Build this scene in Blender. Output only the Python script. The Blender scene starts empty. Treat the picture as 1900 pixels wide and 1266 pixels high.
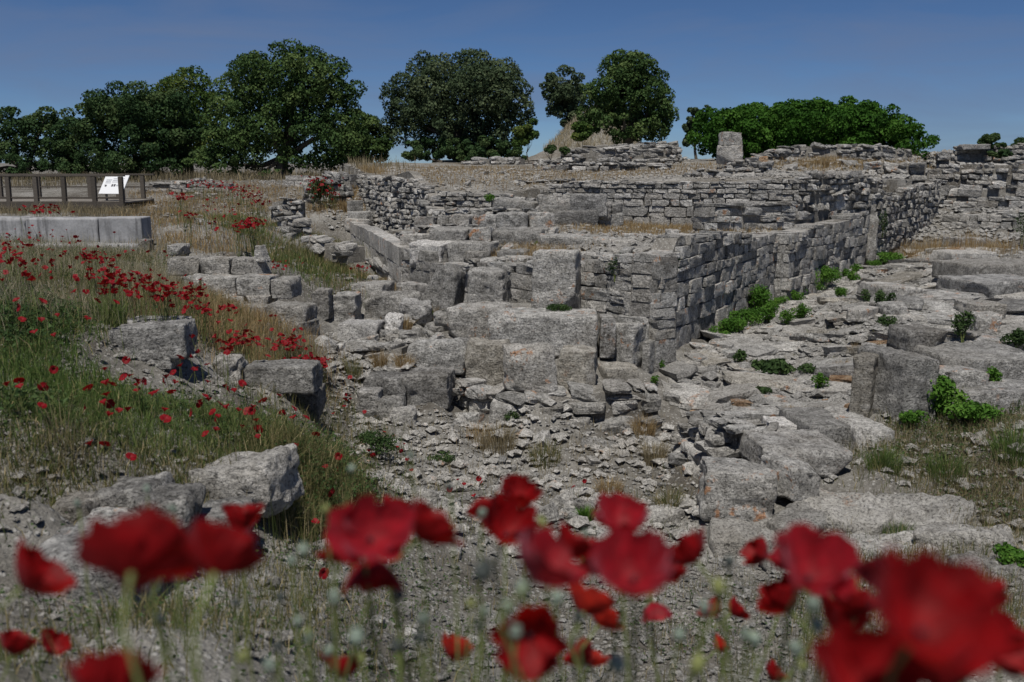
import bpy, bmesh, math, random
import numpy as np
from mathutils import Vector, Euler, Matrix

random.seed(7); RNG = np.random.default_rng(7)
S = bpy.context.scene
COL = S.collection
R = math.radians

# ------------------------------------------------------------------ camera
CAM_Z = 3.4; FPX = 1847.0; PITCH = math.atan(333.0 / FPX)
cd = bpy.data.cameras.new('camera'); cam = bpy.data.objects.new('camera', cd); COL.objects.link(cam)
cd.lens = 35.0; cd.sensor_width = 36.0; cd.clip_start = 0.05; cd.clip_end = 8000
cam.location = (0, 0, CAM_Z); cam.rotation_euler = (math.pi / 2 - PITCH, 0, 0)
cd.dof.use_dof = True; cd.dof.focus_distance = 17.0; cd.dof.aperture_fstop = 2.8
S.camera = cam

# ------------------------------------------------------------------ sky, sun, exposure
SUN_EL = R(66); SUN_DIR = Vector((-0.19, -0.98, 0)).normalized()      # horizontal direction towards the sun
w = bpy.data.worlds.new('World'); S.world = w; w.use_nodes = True
nt = w.node_tree; nt.nodes.clear()
def nn(t, k, **kw):
    n = t.nodes.new(k)
    for a, b in kw.items():
        if a.startswith('i_'):
            n.inputs[a[2:].replace('_', ' ')].default_value = b
        else: setattr(n, a, b)
    return n
sky = nn(nt, 'ShaderNodeTexSky', sky_type='NISHITA', sun_disc=False)
sky.sun_elevation = SUN_EL; sky.sun_rotation = math.atan2(SUN_DIR.x, SUN_DIR.y)
sky.altitude = 2500; sky.air_density = 0.75; sky.dust_density = 0.05; sky.ozone_density = 4.5
tint = nn(nt, 'ShaderNodeMix', data_type='RGBA', blend_type='MULTIPLY'); tint.inputs[0].default_value = 1
tint.inputs[7].default_value = (0.78, 0.93, 1.1, 1)
nt.links.new(sky.outputs[0], tint.inputs[6])
# thin cirrus veils
tc = nn(nt, 'ShaderNodeTexCoord'); mp = nn(nt, 'ShaderNodeMapping'); mp.inputs['Scale'].default_value = (1.6, 1.6, 9.0)
mp.inputs['Rotation'].default_value = (0, R(7), 0)
nt.links.new(tc.outputs['Generated'], mp.inputs[0])
cn = nn(nt, 'ShaderNodeTexNoise'); cn.inputs['Scale'].default_value = 2.3; cn.inputs['Detail'].default_value = 7; cn.inputs['Roughness'].default_value = 0.55; cn.inputs['Distortion'].default_value = 0.6
nt.links.new(mp.outputs[0], cn.inputs['Vector'])
cr = nn(nt, 'ShaderNodeMapRange'); cr.inputs[1].default_value = 0.42; cr.inputs[2].default_value = 0.8; cr.inputs[3].default_value = 0; cr.inputs[4].default_value = 0.75
nt.links.new(cn.outputs[0], cr.inputs[0])
cm = nn(nt, 'ShaderNodeMix', data_type='RGBA'); cm.inputs[7].default_value = (2.7, 3.5, 5.6, 1)
nt.links.new(cr.outputs[0], cm.inputs[0]); nt.links.new(tint.outputs[2], cm.inputs[6])
bg = nn(nt, 'ShaderNodeBackground'); bg.inputs[1].default_value = 0.056
nt.links.new(cm.outputs[2], bg.inputs[0])
wo = nn(nt, 'ShaderNodeOutputWorld'); nt.links.new(bg.outputs[0], wo.inputs[0])
sl = bpy.data.lights.new('sun', 'SUN'); sl.energy = 4.5; sl.angle = R(0.53); sl.color = (1.0, 0.95, 0.88)
so = bpy.data.objects.new('sun', sl); COL.objects.link(so); so.location = (-10, -10, 30)
_sd = Vector((SUN_DIR.x * math.cos(SUN_EL), SUN_DIR.y * math.cos(SUN_EL), math.sin(SUN_EL)))
so.rotation_euler = _sd.to_track_quat('Z', 'Y').to_euler()
S.view_settings.view_transform = 'Standard'; S.view_settings.look = 'None'
S.view_settings.exposure = -0.1; S.view_settings.gamma = 1.0

# ------------------------------------------------------------------ pixel -> place
CT, ST = math.cos(PITCH), math.sin(PITCH)
def ray(u, v):
    xc = (u - 950.0) / FPX; yc = -(v - 633.0) / FPX
    return np.array([xc, CT + yc * ST, -ST + yc * CT])
def P(u, v, d):                      # the point on the sight line at ground distance d
    r = ray(u, v); t = d / r[1]; return np.array([r[0] * t, d, CAM_Z + r[2] * t])
def G(u, v, z):                      # the point on the sight line at height z
    r = ray(u, v); t = (z - CAM_Z) / r[2]; return np.array([r[0] * t, r[1] * t, z])

# ------------------------------------------------------------------ noise
def _h(ix, iy, iz, s):
    n = (ix.astype(np.int64) * 374761393 + iy.astype(np.int64) * 668265263 + iz.astype(np.int64) * 2147483647 + s * 974634777) & 0xFFFFFFFF
    n = ((n ^ (n >> 13)) * 1274126177) & 0xFFFFFFFF
    n = ((n ^ (n >> 16)) * 2246822519) & 0xFFFFFFFF
    return ((n ^ (n >> 15)) & 0xFFFFFF) / float(0xFFFFFF)
def vnoise(p, s=0):
    f = np.floor(p); t = p - f; t = t * t * (3 - 2 * t); i = f.astype(np.int64)
    o = 0
    for a in (0, 1):
        wa = t[:, 0] if a else 1 - t[:, 0]
        for b in (0, 1):
            wb = t[:, 1] if b else 1 - t[:, 1]
            for c in (0, 1):
                wc = t[:, 2] if c else 1 - t[:, 2]
                o = o + wa * wb * wc * _h(i[:, 0] + a, i[:, 1] + b, i[:, 2] + c, s)
    return o * 2 - 1
def fbm(p, octv=4, s=0, g=0.5):
    o = 0; a = 1; f = 1
    for k in range(octv):
        o = o + a * vnoise(p * f, s + k * 17); a *= g; f *= 2.03
    return o

# ------------------------------------------------------------------ object helpers
def link(o, parent=None):
    COL.objects.link(o)
    if parent is not None: o.parent = parent
    return o
def tag(o, label=None, cat=None, group=None, kind=None):
    if label: o['label'] = label
    if cat: o['category'] = cat
    if group: o['group'] = group
    if kind: o['kind'] = kind
    return o
def empty(name, loc, label=None, cat=None, group=None, kind=None):
    o = bpy.data.objects.new(name, None); o.empty_display_size = 0.2; o.location = [float(x) for x in loc]
    return tag(link(o), label, cat, group, kind)
def mesh_np(name, verts, faces, mats, smooth=False, rnd=None, fmat=None):
    """faces: array (N,3|4) or a list of such arrays"""
    me = bpy.data.meshes.new(name)
    fl = faces if isinstance(faces, list) else [faces]
    verts = np.asarray(verts, dtype=np.float32)
    me.vertices.add(len(verts)); me.vertices.foreach_set('co', verts.ravel())
    tot = np.concatenate([np.full(len(f), f.shape[1], dtype=np.int32) for f in fl])
    idx = np.concatenate([f.ravel() for f in fl]).astype(np.int32)
    start = np.concatenate([[0], np.cumsum(tot)[:-1]]).astype(np.int32)
    me.loops.add(len(idx)); me.loops.foreach_set('vertex_index', idx)
    me.polygons.add(len(tot)); me.polygons.foreach_set('loop_start', start); me.polygons.foreach_set('loop_total', tot)
    if fmat is not None: me.polygons.foreach_set('material_index', np.asarray(fmat, dtype=np.int32))
    me.polygons.foreach_set('use_smooth', np.full(len(tot), bool(smooth)))
    if rnd is not None:
        a = me.attributes.new('rnd', 'FLOAT', 'POINT'); a.data.foreach_set('value', np.asarray(rnd, dtype=np.float32))
    for m in (mats if isinstance(mats, (list, tuple)) else [mats]): me.materials.append(m)
    me.update(calc_edges=True); me.validate()
    return me
def obj(name, me, parent=None, loc=(0, 0, 0), rot=None, scl=None, **t):
    o = bpy.data.objects.new(name, me); o.location = [float(x) for x in loc]
    if rot is not None: o.rotation_euler = rot
    if scl is not None: o.scale = scl
    link(o, parent)
    return tag(o, **t) if t else o

# ------------------------------------------------------------------ materials
def newmat(name, rough=0.9, spec=0.2):
    m = bpy.data.materials.new(name); m.use_nodes = True; t = m.node_tree
    b = t.nodes['Principled BSDF']; b.inputs['Roughness'].default_value = rough
    b.inputs['Specular IOR Level'].default_value = spec
    return m, t, b
def ramp(t, src, stops):
    r = nn(t, 'ShaderNodeValToRGB'); e = r.color_ramp.elements
    while len(e) < len(stops): e.new(0.5)
    for k, (p, c) in enumerate(stops):
        e[k].position = p; e[k].color = (c[0], c[1], c[2], 1) if not isinstance(c, (int, float)) else (c, c, c, 1)
    t.links.new(src, r.inputs[0]); return r.outputs[0]
def noise(t, vec, scale, detail=5, rough=0.6, dist=0.0):
    n = nn(t, 'ShaderNodeTexNoise'); n.inputs['Scale'].default_value = scale; n.inputs['Detail'].default_value = detail
    n.inputs['Roughness'].default_value = rough; n.inputs['Distortion'].default_value = dist
    t.links.new(vec, n.inputs['Vector']); return n.outputs[0]
def mixc(t, fac, a, b, mode='MIX'):
    m = nn(t, 'ShaderNodeMix', data_type='RGBA', blend_type=mode)
    for s, x in ((0, fac), (6, a), (7, b)):
        if isinstance(x, (int, float)): m.inputs[s].default_value = x if s == 0 else (x, x, x, 1)
        elif isinstance(x, tuple): m.inputs[s].default_value = (*x, 1)
        else: t.links.new(x, m.inputs[s])
    return m.outputs[2]
def math_(t, op, a, b=None):
    m = nn(t, 'ShaderNodeMath', operation=op)
    for s, x in ((0, a), (1, b)):
        if x is None: continue
        if isinstance(x, (int, float)): m.inputs[s].default_value = x
        else: t.links.new(x, m.inputs[s])
    return m.outputs[0]
def bump(t, b, h, strength=0.6, dist=0.03):
    n = nn(t, 'ShaderNodeBump'); n.inputs['Strength'].default_value = strength; n.inputs['Distance'].default_value = dist
    t.links.new(h, n.inputs['Height']); t.links.new(n.outputs[0], b.inputs['Normal'])

def limestone(name, lo=(0.22, 0.218, 0.208), mid=(0.45, 0.445, 0.425), hi=(0.66, 0.65, 0.625), dark=0.62, orange=0.7, bs=1.0):
    m, t, b = newmat(name, 0.95, 0.12)
    geo = nn(t, 'ShaderNodeNewGeometry'); oi = nn(t, 'ShaderNodeObjectInfo')
    off = nn(t, 'ShaderNodeVectorMath', operation='MULTIPLY_ADD')
    cx = nn(t, 'ShaderNodeCombineXYZ')
    for k in range(3): t.links.new(oi.outputs['Random'], cx.inputs[k])
    off.inputs[1].default_value = (37, 23, 51); t.links.new(cx.outputs[0], off.inputs[0]); t.links.new(geo.outputs['Position'], off.inputs[2])
    v = off.outputs[0]
    n2 = noise(t, v, 7.0, 5, 0.68); c = ramp(t, n2, [(0.33, lo), (0.5, mid), (0.68, hi)])
    # tone of the single stone
    rv = nn(t, 'ShaderNodeMapRange'); rv.inputs[3].default_value = 0.62; rv.inputs[4].default_value = 1.2; t.links.new(oi.outputs['Random'], rv.inputs[0])
    hs = nn(t, 'ShaderNodeHueSaturation'); t.links.new(rv.outputs[0], hs.inputs['Value']); t.links.new(c, hs.inputs['Color']); c = hs.outputs[0]
    # dark crust of old lichen in blotches, pale lichen, orange lichen
    d1 = ramp(t, noise(t, v, 1.7, 5, 0.68), [(0.46, 0), (0.62, 1)])
    d2 = ramp(t, noise(t, v, 22, 2, 0.7), [(0.4, 0.25), (0.62, 1)])
    r2 = math_(t, 'FRACT', math_(t, 'MULTIPLY', oi.outputs['Random'], 7.31))
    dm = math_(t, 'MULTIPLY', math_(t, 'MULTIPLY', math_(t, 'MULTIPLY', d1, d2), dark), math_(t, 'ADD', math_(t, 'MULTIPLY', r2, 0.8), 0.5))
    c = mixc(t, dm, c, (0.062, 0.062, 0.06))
    w1 = ramp(t, noise(t, v, 4.3, 4, 0.7), [(0.58, 0), (0.66, 1)])
    c = mixc(t, math_(t, 'MULTIPLY', w1, 0.55), c, (0.6, 0.59, 0.56))
    warm = ramp(t, noise(t, v, 0.9, 1, 0.5), [(0.5, 0), (0.7, 1)])
    c = mixc(t, math_(t, 'ADD', math_(t, 'MULTIPLY', warm, 0.12), math_(t, 'MULTIPLY', math_(t, 'FRACT', math_(t, 'MULTIPLY', oi.outputs['Random'], 3.77)), 0.2)), c, (0.36, 0.31, 0.235))
    o1 = ramp(t, noise(t, v, 3.1, 4, 0.72), [(0.6, 0), (0.66, 1)])
    gate = ramp(t, oi.outputs['Random'], [(0.5, 0), (0.56, 1)])
    c = mixc(t, math_(t, 'MULTIPLY', math_(t, 'MULTIPLY', o1, gate), orange), c, (0.46, 0.2, 0.07))
    sp = ramp(t, noise(t, v, 34, 3, 0.75), [(0.34, 0.2), (0.47, 0.95), (0.62, 1.3)])
    c = mixc(t, 0.9, c, sp, 'MULTIPLY')
    t.links.new(c, b.inputs['Base Color'])
    mpb = nn(t, 'ShaderNodeMapping'); mpb.inputs['Scale'].default_value = (1, 1, 3.4); mpb.inputs['Rotation'].default_value = (0.12, 0.1, 0); t.links.new(v, mpb.inputs[0])
    h1 = noise(t, mpb.outputs[0], 4.2, 4, 0.7); h2 = noise(t, v, 15, 5, 0.78)
    bump(t, b, math_(t, 'ADD', math_(t, 'MULTIPLY', h1, 0.45), h2), bs, 0.09)
    return m
M = {}
M['stone'] = limestone('limestone')
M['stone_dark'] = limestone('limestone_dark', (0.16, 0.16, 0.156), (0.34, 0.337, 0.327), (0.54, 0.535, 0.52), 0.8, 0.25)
M['stone_pale'] = limestone('limestone_pale', (0.32, 0.315, 0.297), (0.52, 0.51, 0.485), (0.7, 0.69, 0.66), 0.4, 0.5)
M['stone_white'] = limestone('limestone_white', (0.5, 0.49, 0.47), (0.66, 0.65, 0.63), (0.8, 0.79, 0.77), 0.3, 0.1)
M['stone_tan'] = limestone('limestone_tan', (0.23, 0.218, 0.19), (0.43, 0.41, 0.365), (0.6, 0.58, 0.53), 0.5, 0.2)
M['stone_orange'] = limestone('orange_stone', (0.28, 0.17, 0.1), (0.46, 0.29, 0.17), (0.58, 0.46, 0.33), .3, 1)
def marble(name):
    m, t, b = newmat(name, 0.75, 0.25)
    geo = nn(t, 'ShaderNodeNewGeometry'); v = geo.outputs['Position']
    mq = nn(t, 'ShaderNodeMapping'); mq.inputs['Scale'].default_value = (7, 7, .7); t.links.new(v, mq.inputs[0])
    c = ramp(t, noise(t, v, 3, 4, 0.6), [(0.35, (0.26, 0.262, 0.266)), (0.65, (0.38, 0.383, 0.39))])
    s_ = ramp(t, noise(t, mq.outputs[0], 1.0, 4, 0.65), [(0.5, 0), (0.68, 1)])
    c = mixc(t, math_(t, 'MULTIPLY', s_, 0.85), c, (0.1, 0.1, 0.102))
    c = mixc(t, 0.35, c, ramp(t, noise(t, v, 25, 3, 0.7), [(0.35, 0.5), (0.6, 1.1)]), 'MULTIPLY')
    t.links.new(c, b.inputs['Base Color']); bump(t, b, noise(t, v, 12, 4, 0.7), 0.25, 0.02); return m
M['marble'] = marble('weathered_marble')

def soil(name, a, b_, c_, peb=0.6):
    m, t, b = newmat(name, 1.0, 0.05)
    geo = nn(t, 'ShaderNodeNewGeometry'); v = geo.outputs['Position']
    c = ramp(t, noise(t, v, 0.55, 4, 0.62), [(0.36, a), (0.52, b_), (0.66, c_)])
    c2 = ramp(t, noise(t, v, 6.5, 4, 0.72), [(0.32, 0.55), (0.5, 1.0), (0.68, 1.3)])
    c = mixc(t, 0.8, c, c2, 'MULTIPLY')
    vo = nn(t, 'ShaderNodeTexVoronoi'); vo.inputs['Scale'].default_value = 21; t.links.new(v, vo.inputs['Vector'])
    sel = ramp(t, vo.outputs[1], [(0.5, 0), (0.55, 1)]); rim = ramp(t, vo.outputs[0], [(0.3, 1), (0.42, 0)])
    c = mixc(t, math_(t, 'MULTIPLY', math_(t, 'MULTIPLY', sel, rim), peb), c, (0.42, 0.412, 0.39))
    c = mixc(t, 0.6, c, ramp(t, noise(t, v, 80, 1, 0.7), [(0.35, 0.4), (0.6, 1.1)]), 'MULTIPLY')
    t.links.new(c, b.inputs['Base Color'])
    h = math_(t, 'ADD', noise(t, v, 9, 5, 0.74), math_(t, 'MULTIPLY', rim, 0.2)); bump(t, b, h, 0.7, 0.04)
    return m
M['soil'] = soil('pale_dry_soil', (0.105, 0.096, 0.082), (0.175, 0.167, 0.15), (0.25, 0.242, 0.224))
M['core'] = soil('rubble_core', (0.12, 0.11, 0.095), (0.2, 0.19, 0.17), (0.3, 0.28, 0.25))
M['terrace'] = soil('terrace_soil', (0.14, 0.122, 0.095), (0.215, 0.205, 0.185), (0.31, 0.3, 0.277))

def leafmat(name, stops, transl=0.35, rough=0.7, spec=0.1, big=None):
    m, t, b = newmat(name, rough, spec)
    at = nn(t, 'ShaderNodeAttribute', attribute_name='rnd')
    c = ramp(t, at.outputs['Fac'], stops)
    if big:
        geo = nn(t, 'ShaderNodeNewGeometry')
        k = ramp(t, noise(t, geo.outputs['Position'], big[0], 3, 0.5), [(0.4, 0), (0.6, 1)])
        c = mixc(t, k, c, mixc(t, 1.0, c, big[1], 'MULTIPLY'))
    t.links.new(c, b.inputs['Base Color'])
    tr = nn(t, 'ShaderNodeBsdfTranslucent'); t.links.new(c, tr.inputs[0])
    mx = nn(t, 'ShaderNodeMixShader'); mx.inputs[0].default_value = transl
    t.links.new(b.outputs[0], mx.inputs[1]); t.links.new(tr.outputs[0], mx.inputs[2])
    t.links.new(mx.outputs[0], t.nodes['Material Output'].inputs[0])
    return m
M['oak'] = leafmat('oak_leaves', [(0, (0.029, 0.059, 0.019)), (0.5, (0.059, 0.107, 0.032)), (1, (0.121, 0.170, 0.055))], 0.2)
M['oak_grey'] = leafmat('grey_oak_leaves', [(0, (0.034, 0.056, 0.028)), (0.5, (0.066, 0.097, 0.047)), (1, (0.132, 0.163, 0.085))], 0.2)
M['oak_light'] = leafmat('light_oak_leaves', [(0, (0.031, 0.065, 0.014)), (0.5, (0.072, 0.122, 0.029)), (1, (0.144, 0.173, 0.043))], 0.25)
M['oak_dark'] = leafmat('dark_oak_leaves', [(0, (0.022, 0.049, 0.019)), (0.5, (0.045, 0.085, 0.030)), (1, (0.094, 0.131, 0.049))], 0.2)
M['fig'] = leafmat('fig_leaves', [(0, (0.017, 0.051, 0.008)), (0.5, (0.037, 0.104, 0.012)), (1, (0.078, 0.166, 0.026))], 0.25)
M['weed'] = leafmat('weed_leaves', [(0, (0.035, 0.090, 0.014)), (0.5, (0.078, 0.181, 0.026)), (1, (0.144, 0.253, 0.048))], 0.3)
M['weed_dark'] = leafmat('dark_weed_leaves', [(0, (0.025, 0.05, 0.018)), (0.5, (0.05, 0.09, 0.03)), (1, (0.09, 0.14, 0.05))], 0.3)
M['dry'] = leafmat('dry_grass', [(0, (0.2, 0.13, 0.06)), (0.5, (0.33, 0.235, 0.115)), (1, (0.46, 0.37, 0.22))], 0.3, 0.8, 0.1)
M['dry_grey'] = leafmat('grey_dry_grass', [(0, (0.12, 0.1, 0.06)), (0.5, (0.24, 0.2, 0.12)), (1, (0.4, 0.34, 0.22))], 0.3, 0.8, 0.1)
M['pale'] = leafmat('bleached_stalks', [(0, (0.22, 0.19, 0.12)), (0.5, (0.4, 0.35, 0.24)), (1, (0.55, 0.5, 0.38))], 0.3, 0.8, 0.1)
M['grass'] = leafmat('green_grass', [(0, (0.039, 0.072, 0.019)), (0.5, (0.098, 0.163, 0.039)), (0.85, (0.169, 0.234, 0.065)), (1, (0.390, 0.325, 0.156))], 0.35, 0.6, 0.2)
M['bank'] = leafmat('bank_grass', [(0, (0.05, 0.09, 0.025)), (0.5, (0.12, 0.18, 0.05)), (0.8, (0.19, 0.23, 0.08)), (1, (0.38, 0.32, 0.17))], 0.35, 0.6, 0.2)
M['mixed'] = leafmat('mixed_grass', [(0, (0.048, 0.066, 0.022)), (0.4, (0.108, 0.132, 0.042)), (0.7, (0.240, 0.204, 0.096)), (1, (0.480, 0.396, 0.228))], 0.35, 0.7, 0.15)

def plain(name, col, rough=0.8, spec=0.3, var=None, bs=0):
    m, t, b = newmat(name, rough, spec); b.inputs['Base Color'].default_value = (*col, 1)
    if var:
        tcn = nn(t, 'ShaderNodeTexCoord'); oi = nn(t, 'ShaderNodeObjectInfo')
        mpn = nn(t, 'ShaderNodeMapping'); mpn.inputs['Scale'].default_value = var[0]
        t.links.new(tcn.outputs['Object'], mpn.inputs[0])
        n = noise(t, mpn.outputs[0], 4, 6, 0.65); c = ramp(t, n, [(0.3, tuple(x * var[1] for x in col)), (0.7, tuple(x * var[2] for x in col))])
        rv = nn(t, 'ShaderNodeMapRange'); rv.inputs[3].default_value = 0.8; rv.inputs[4].default_value = 1.2; t.links.new(oi.outputs['Random'], rv.inputs[0])
        hs = nn(t, 'ShaderNodeHueSaturation'); t.links.new(rv.outputs[0], hs.inputs['Value']); t.links.new(c, hs.inputs['Color'])
        t.links.new(hs.outputs[0], b.inputs['Base Color'])
        if bs: bump(t, b, n, bs, 0.01)
    return m
M['bark'] = plain('bark', (0.11, 0.095, 0.075), 0.95, 0.1, ((6, 6, 1), 0.6, 1.4), 0.5)
M['wood'] = plain('weathered_wood', (0.1, 0.088, 0.075), 0.9, 0.15, ((1, 14, 14), 0.6, 1.4), 0.4)
M['deckwood'] = plain('grey_deck_wood', (0.2, 0.185, 0.165), 0.9, 0.15, ((1, 14, 14), 0.7, 1.3), 0.4)
M['signwhite'] = plain('sign_panel', (0.74, 0.76, 0.78), 0.4, 0.4)
M['signprint'] = plain('sign_print', (0.05, 0.05, 0.06), 0.5, 0.3)
M['signgrey'] = plain('sign_text_grey', (0.42, 0.44, 0.47), 0.5, 0.3)
M['steel'] = plain('sign_stand_steel', (0.16, 0.16, 0.16), 0.5, 0.4)
M['stem'] = plain('poppy_stem', (0.14, 0.17, 0.055), 0.7, 0.25, ((8, 8, 2), 0.7, 1.35))
M['stem_dry'] = plain('dry_stem', (0.22, 0.18, 0.1), 0.8, 0.2)
M['pod'] = plain('seed_pod', (0.2, 0.25, 0.2), 0.65, 0.3, ((20, 20, 6), 0.75, 1.25))
M['pod_dark'] = plain('dark_seed_pod', (0.055, 0.065, 0.06), 0.7, 0.25)
M['bud'] = plain('poppy_bud', (0.2, 0.22, 0.08), 0.8, 0.2)
M['heart'] = plain('poppy_heart', (0.015, 0.012, 0.02), 0.8, 0.2)
def petalmat(name, col, tcol, sheen, k):
    m, t, b = newmat(name, 0.6, 0.25)
    geo = nn(t, 'ShaderNodeNewGeometry')
    n = noise(t, geo.outputs['Position'], 55, 4, 0.6)
    c = ramp(t, n, [(0.3, tuple(x * 0.5 for x in col)), (0.68, tuple(min(1, x * 1.35) for x in col))])
    t.links.new(c, b.inputs['Base Color'])
    b.inputs['Sheen Weight'].default_value = sheen; b.inputs['Sheen Tint'].default_value = (1.0, 0.45, 0.6, 1); b.inputs['Sheen Roughness'].default_value = 0.45
    tr = nn(t, 'ShaderNodeBsdfTranslucent'); tr.inputs[0].default_value = (*tcol, 1)
    mx = nn(t, 'ShaderNodeMixShader'); mx.inputs[0].default_value = k
    t.links.new(b.outputs[0], mx.inputs[1]); t.links.new(tr.outputs[0], mx.inputs[2])
    t.links.new(mx.outputs[0], t.nodes['Material Output'].inputs[0])
    bump(t, b, n, 0.5, 0.006)
    return m
M['petal'] = petalmat('poppy_petal', (0.24, 0.002, 0.004), (0.5, 0.006, 0.002), 0.08, 0.4)
M['petal_sheen'] = petalmat('poppy_petal_sheen', (0.26, 0.003, 0.01), (0.45, 0.005, 0.003), 0.35, 0.33)
M['petal_orange'] = petalmat('poppy_petal_orange', (0.4, 0.018, 0.008), (0.6, 0.03, 0.005), 0.15, 0.4)
M['petal_small'] = petalmat('field_poppy_petal', (0.23, 0.003, 0.008), (0.3, 0.005, 0.005), 0.04, 0.3)

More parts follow.
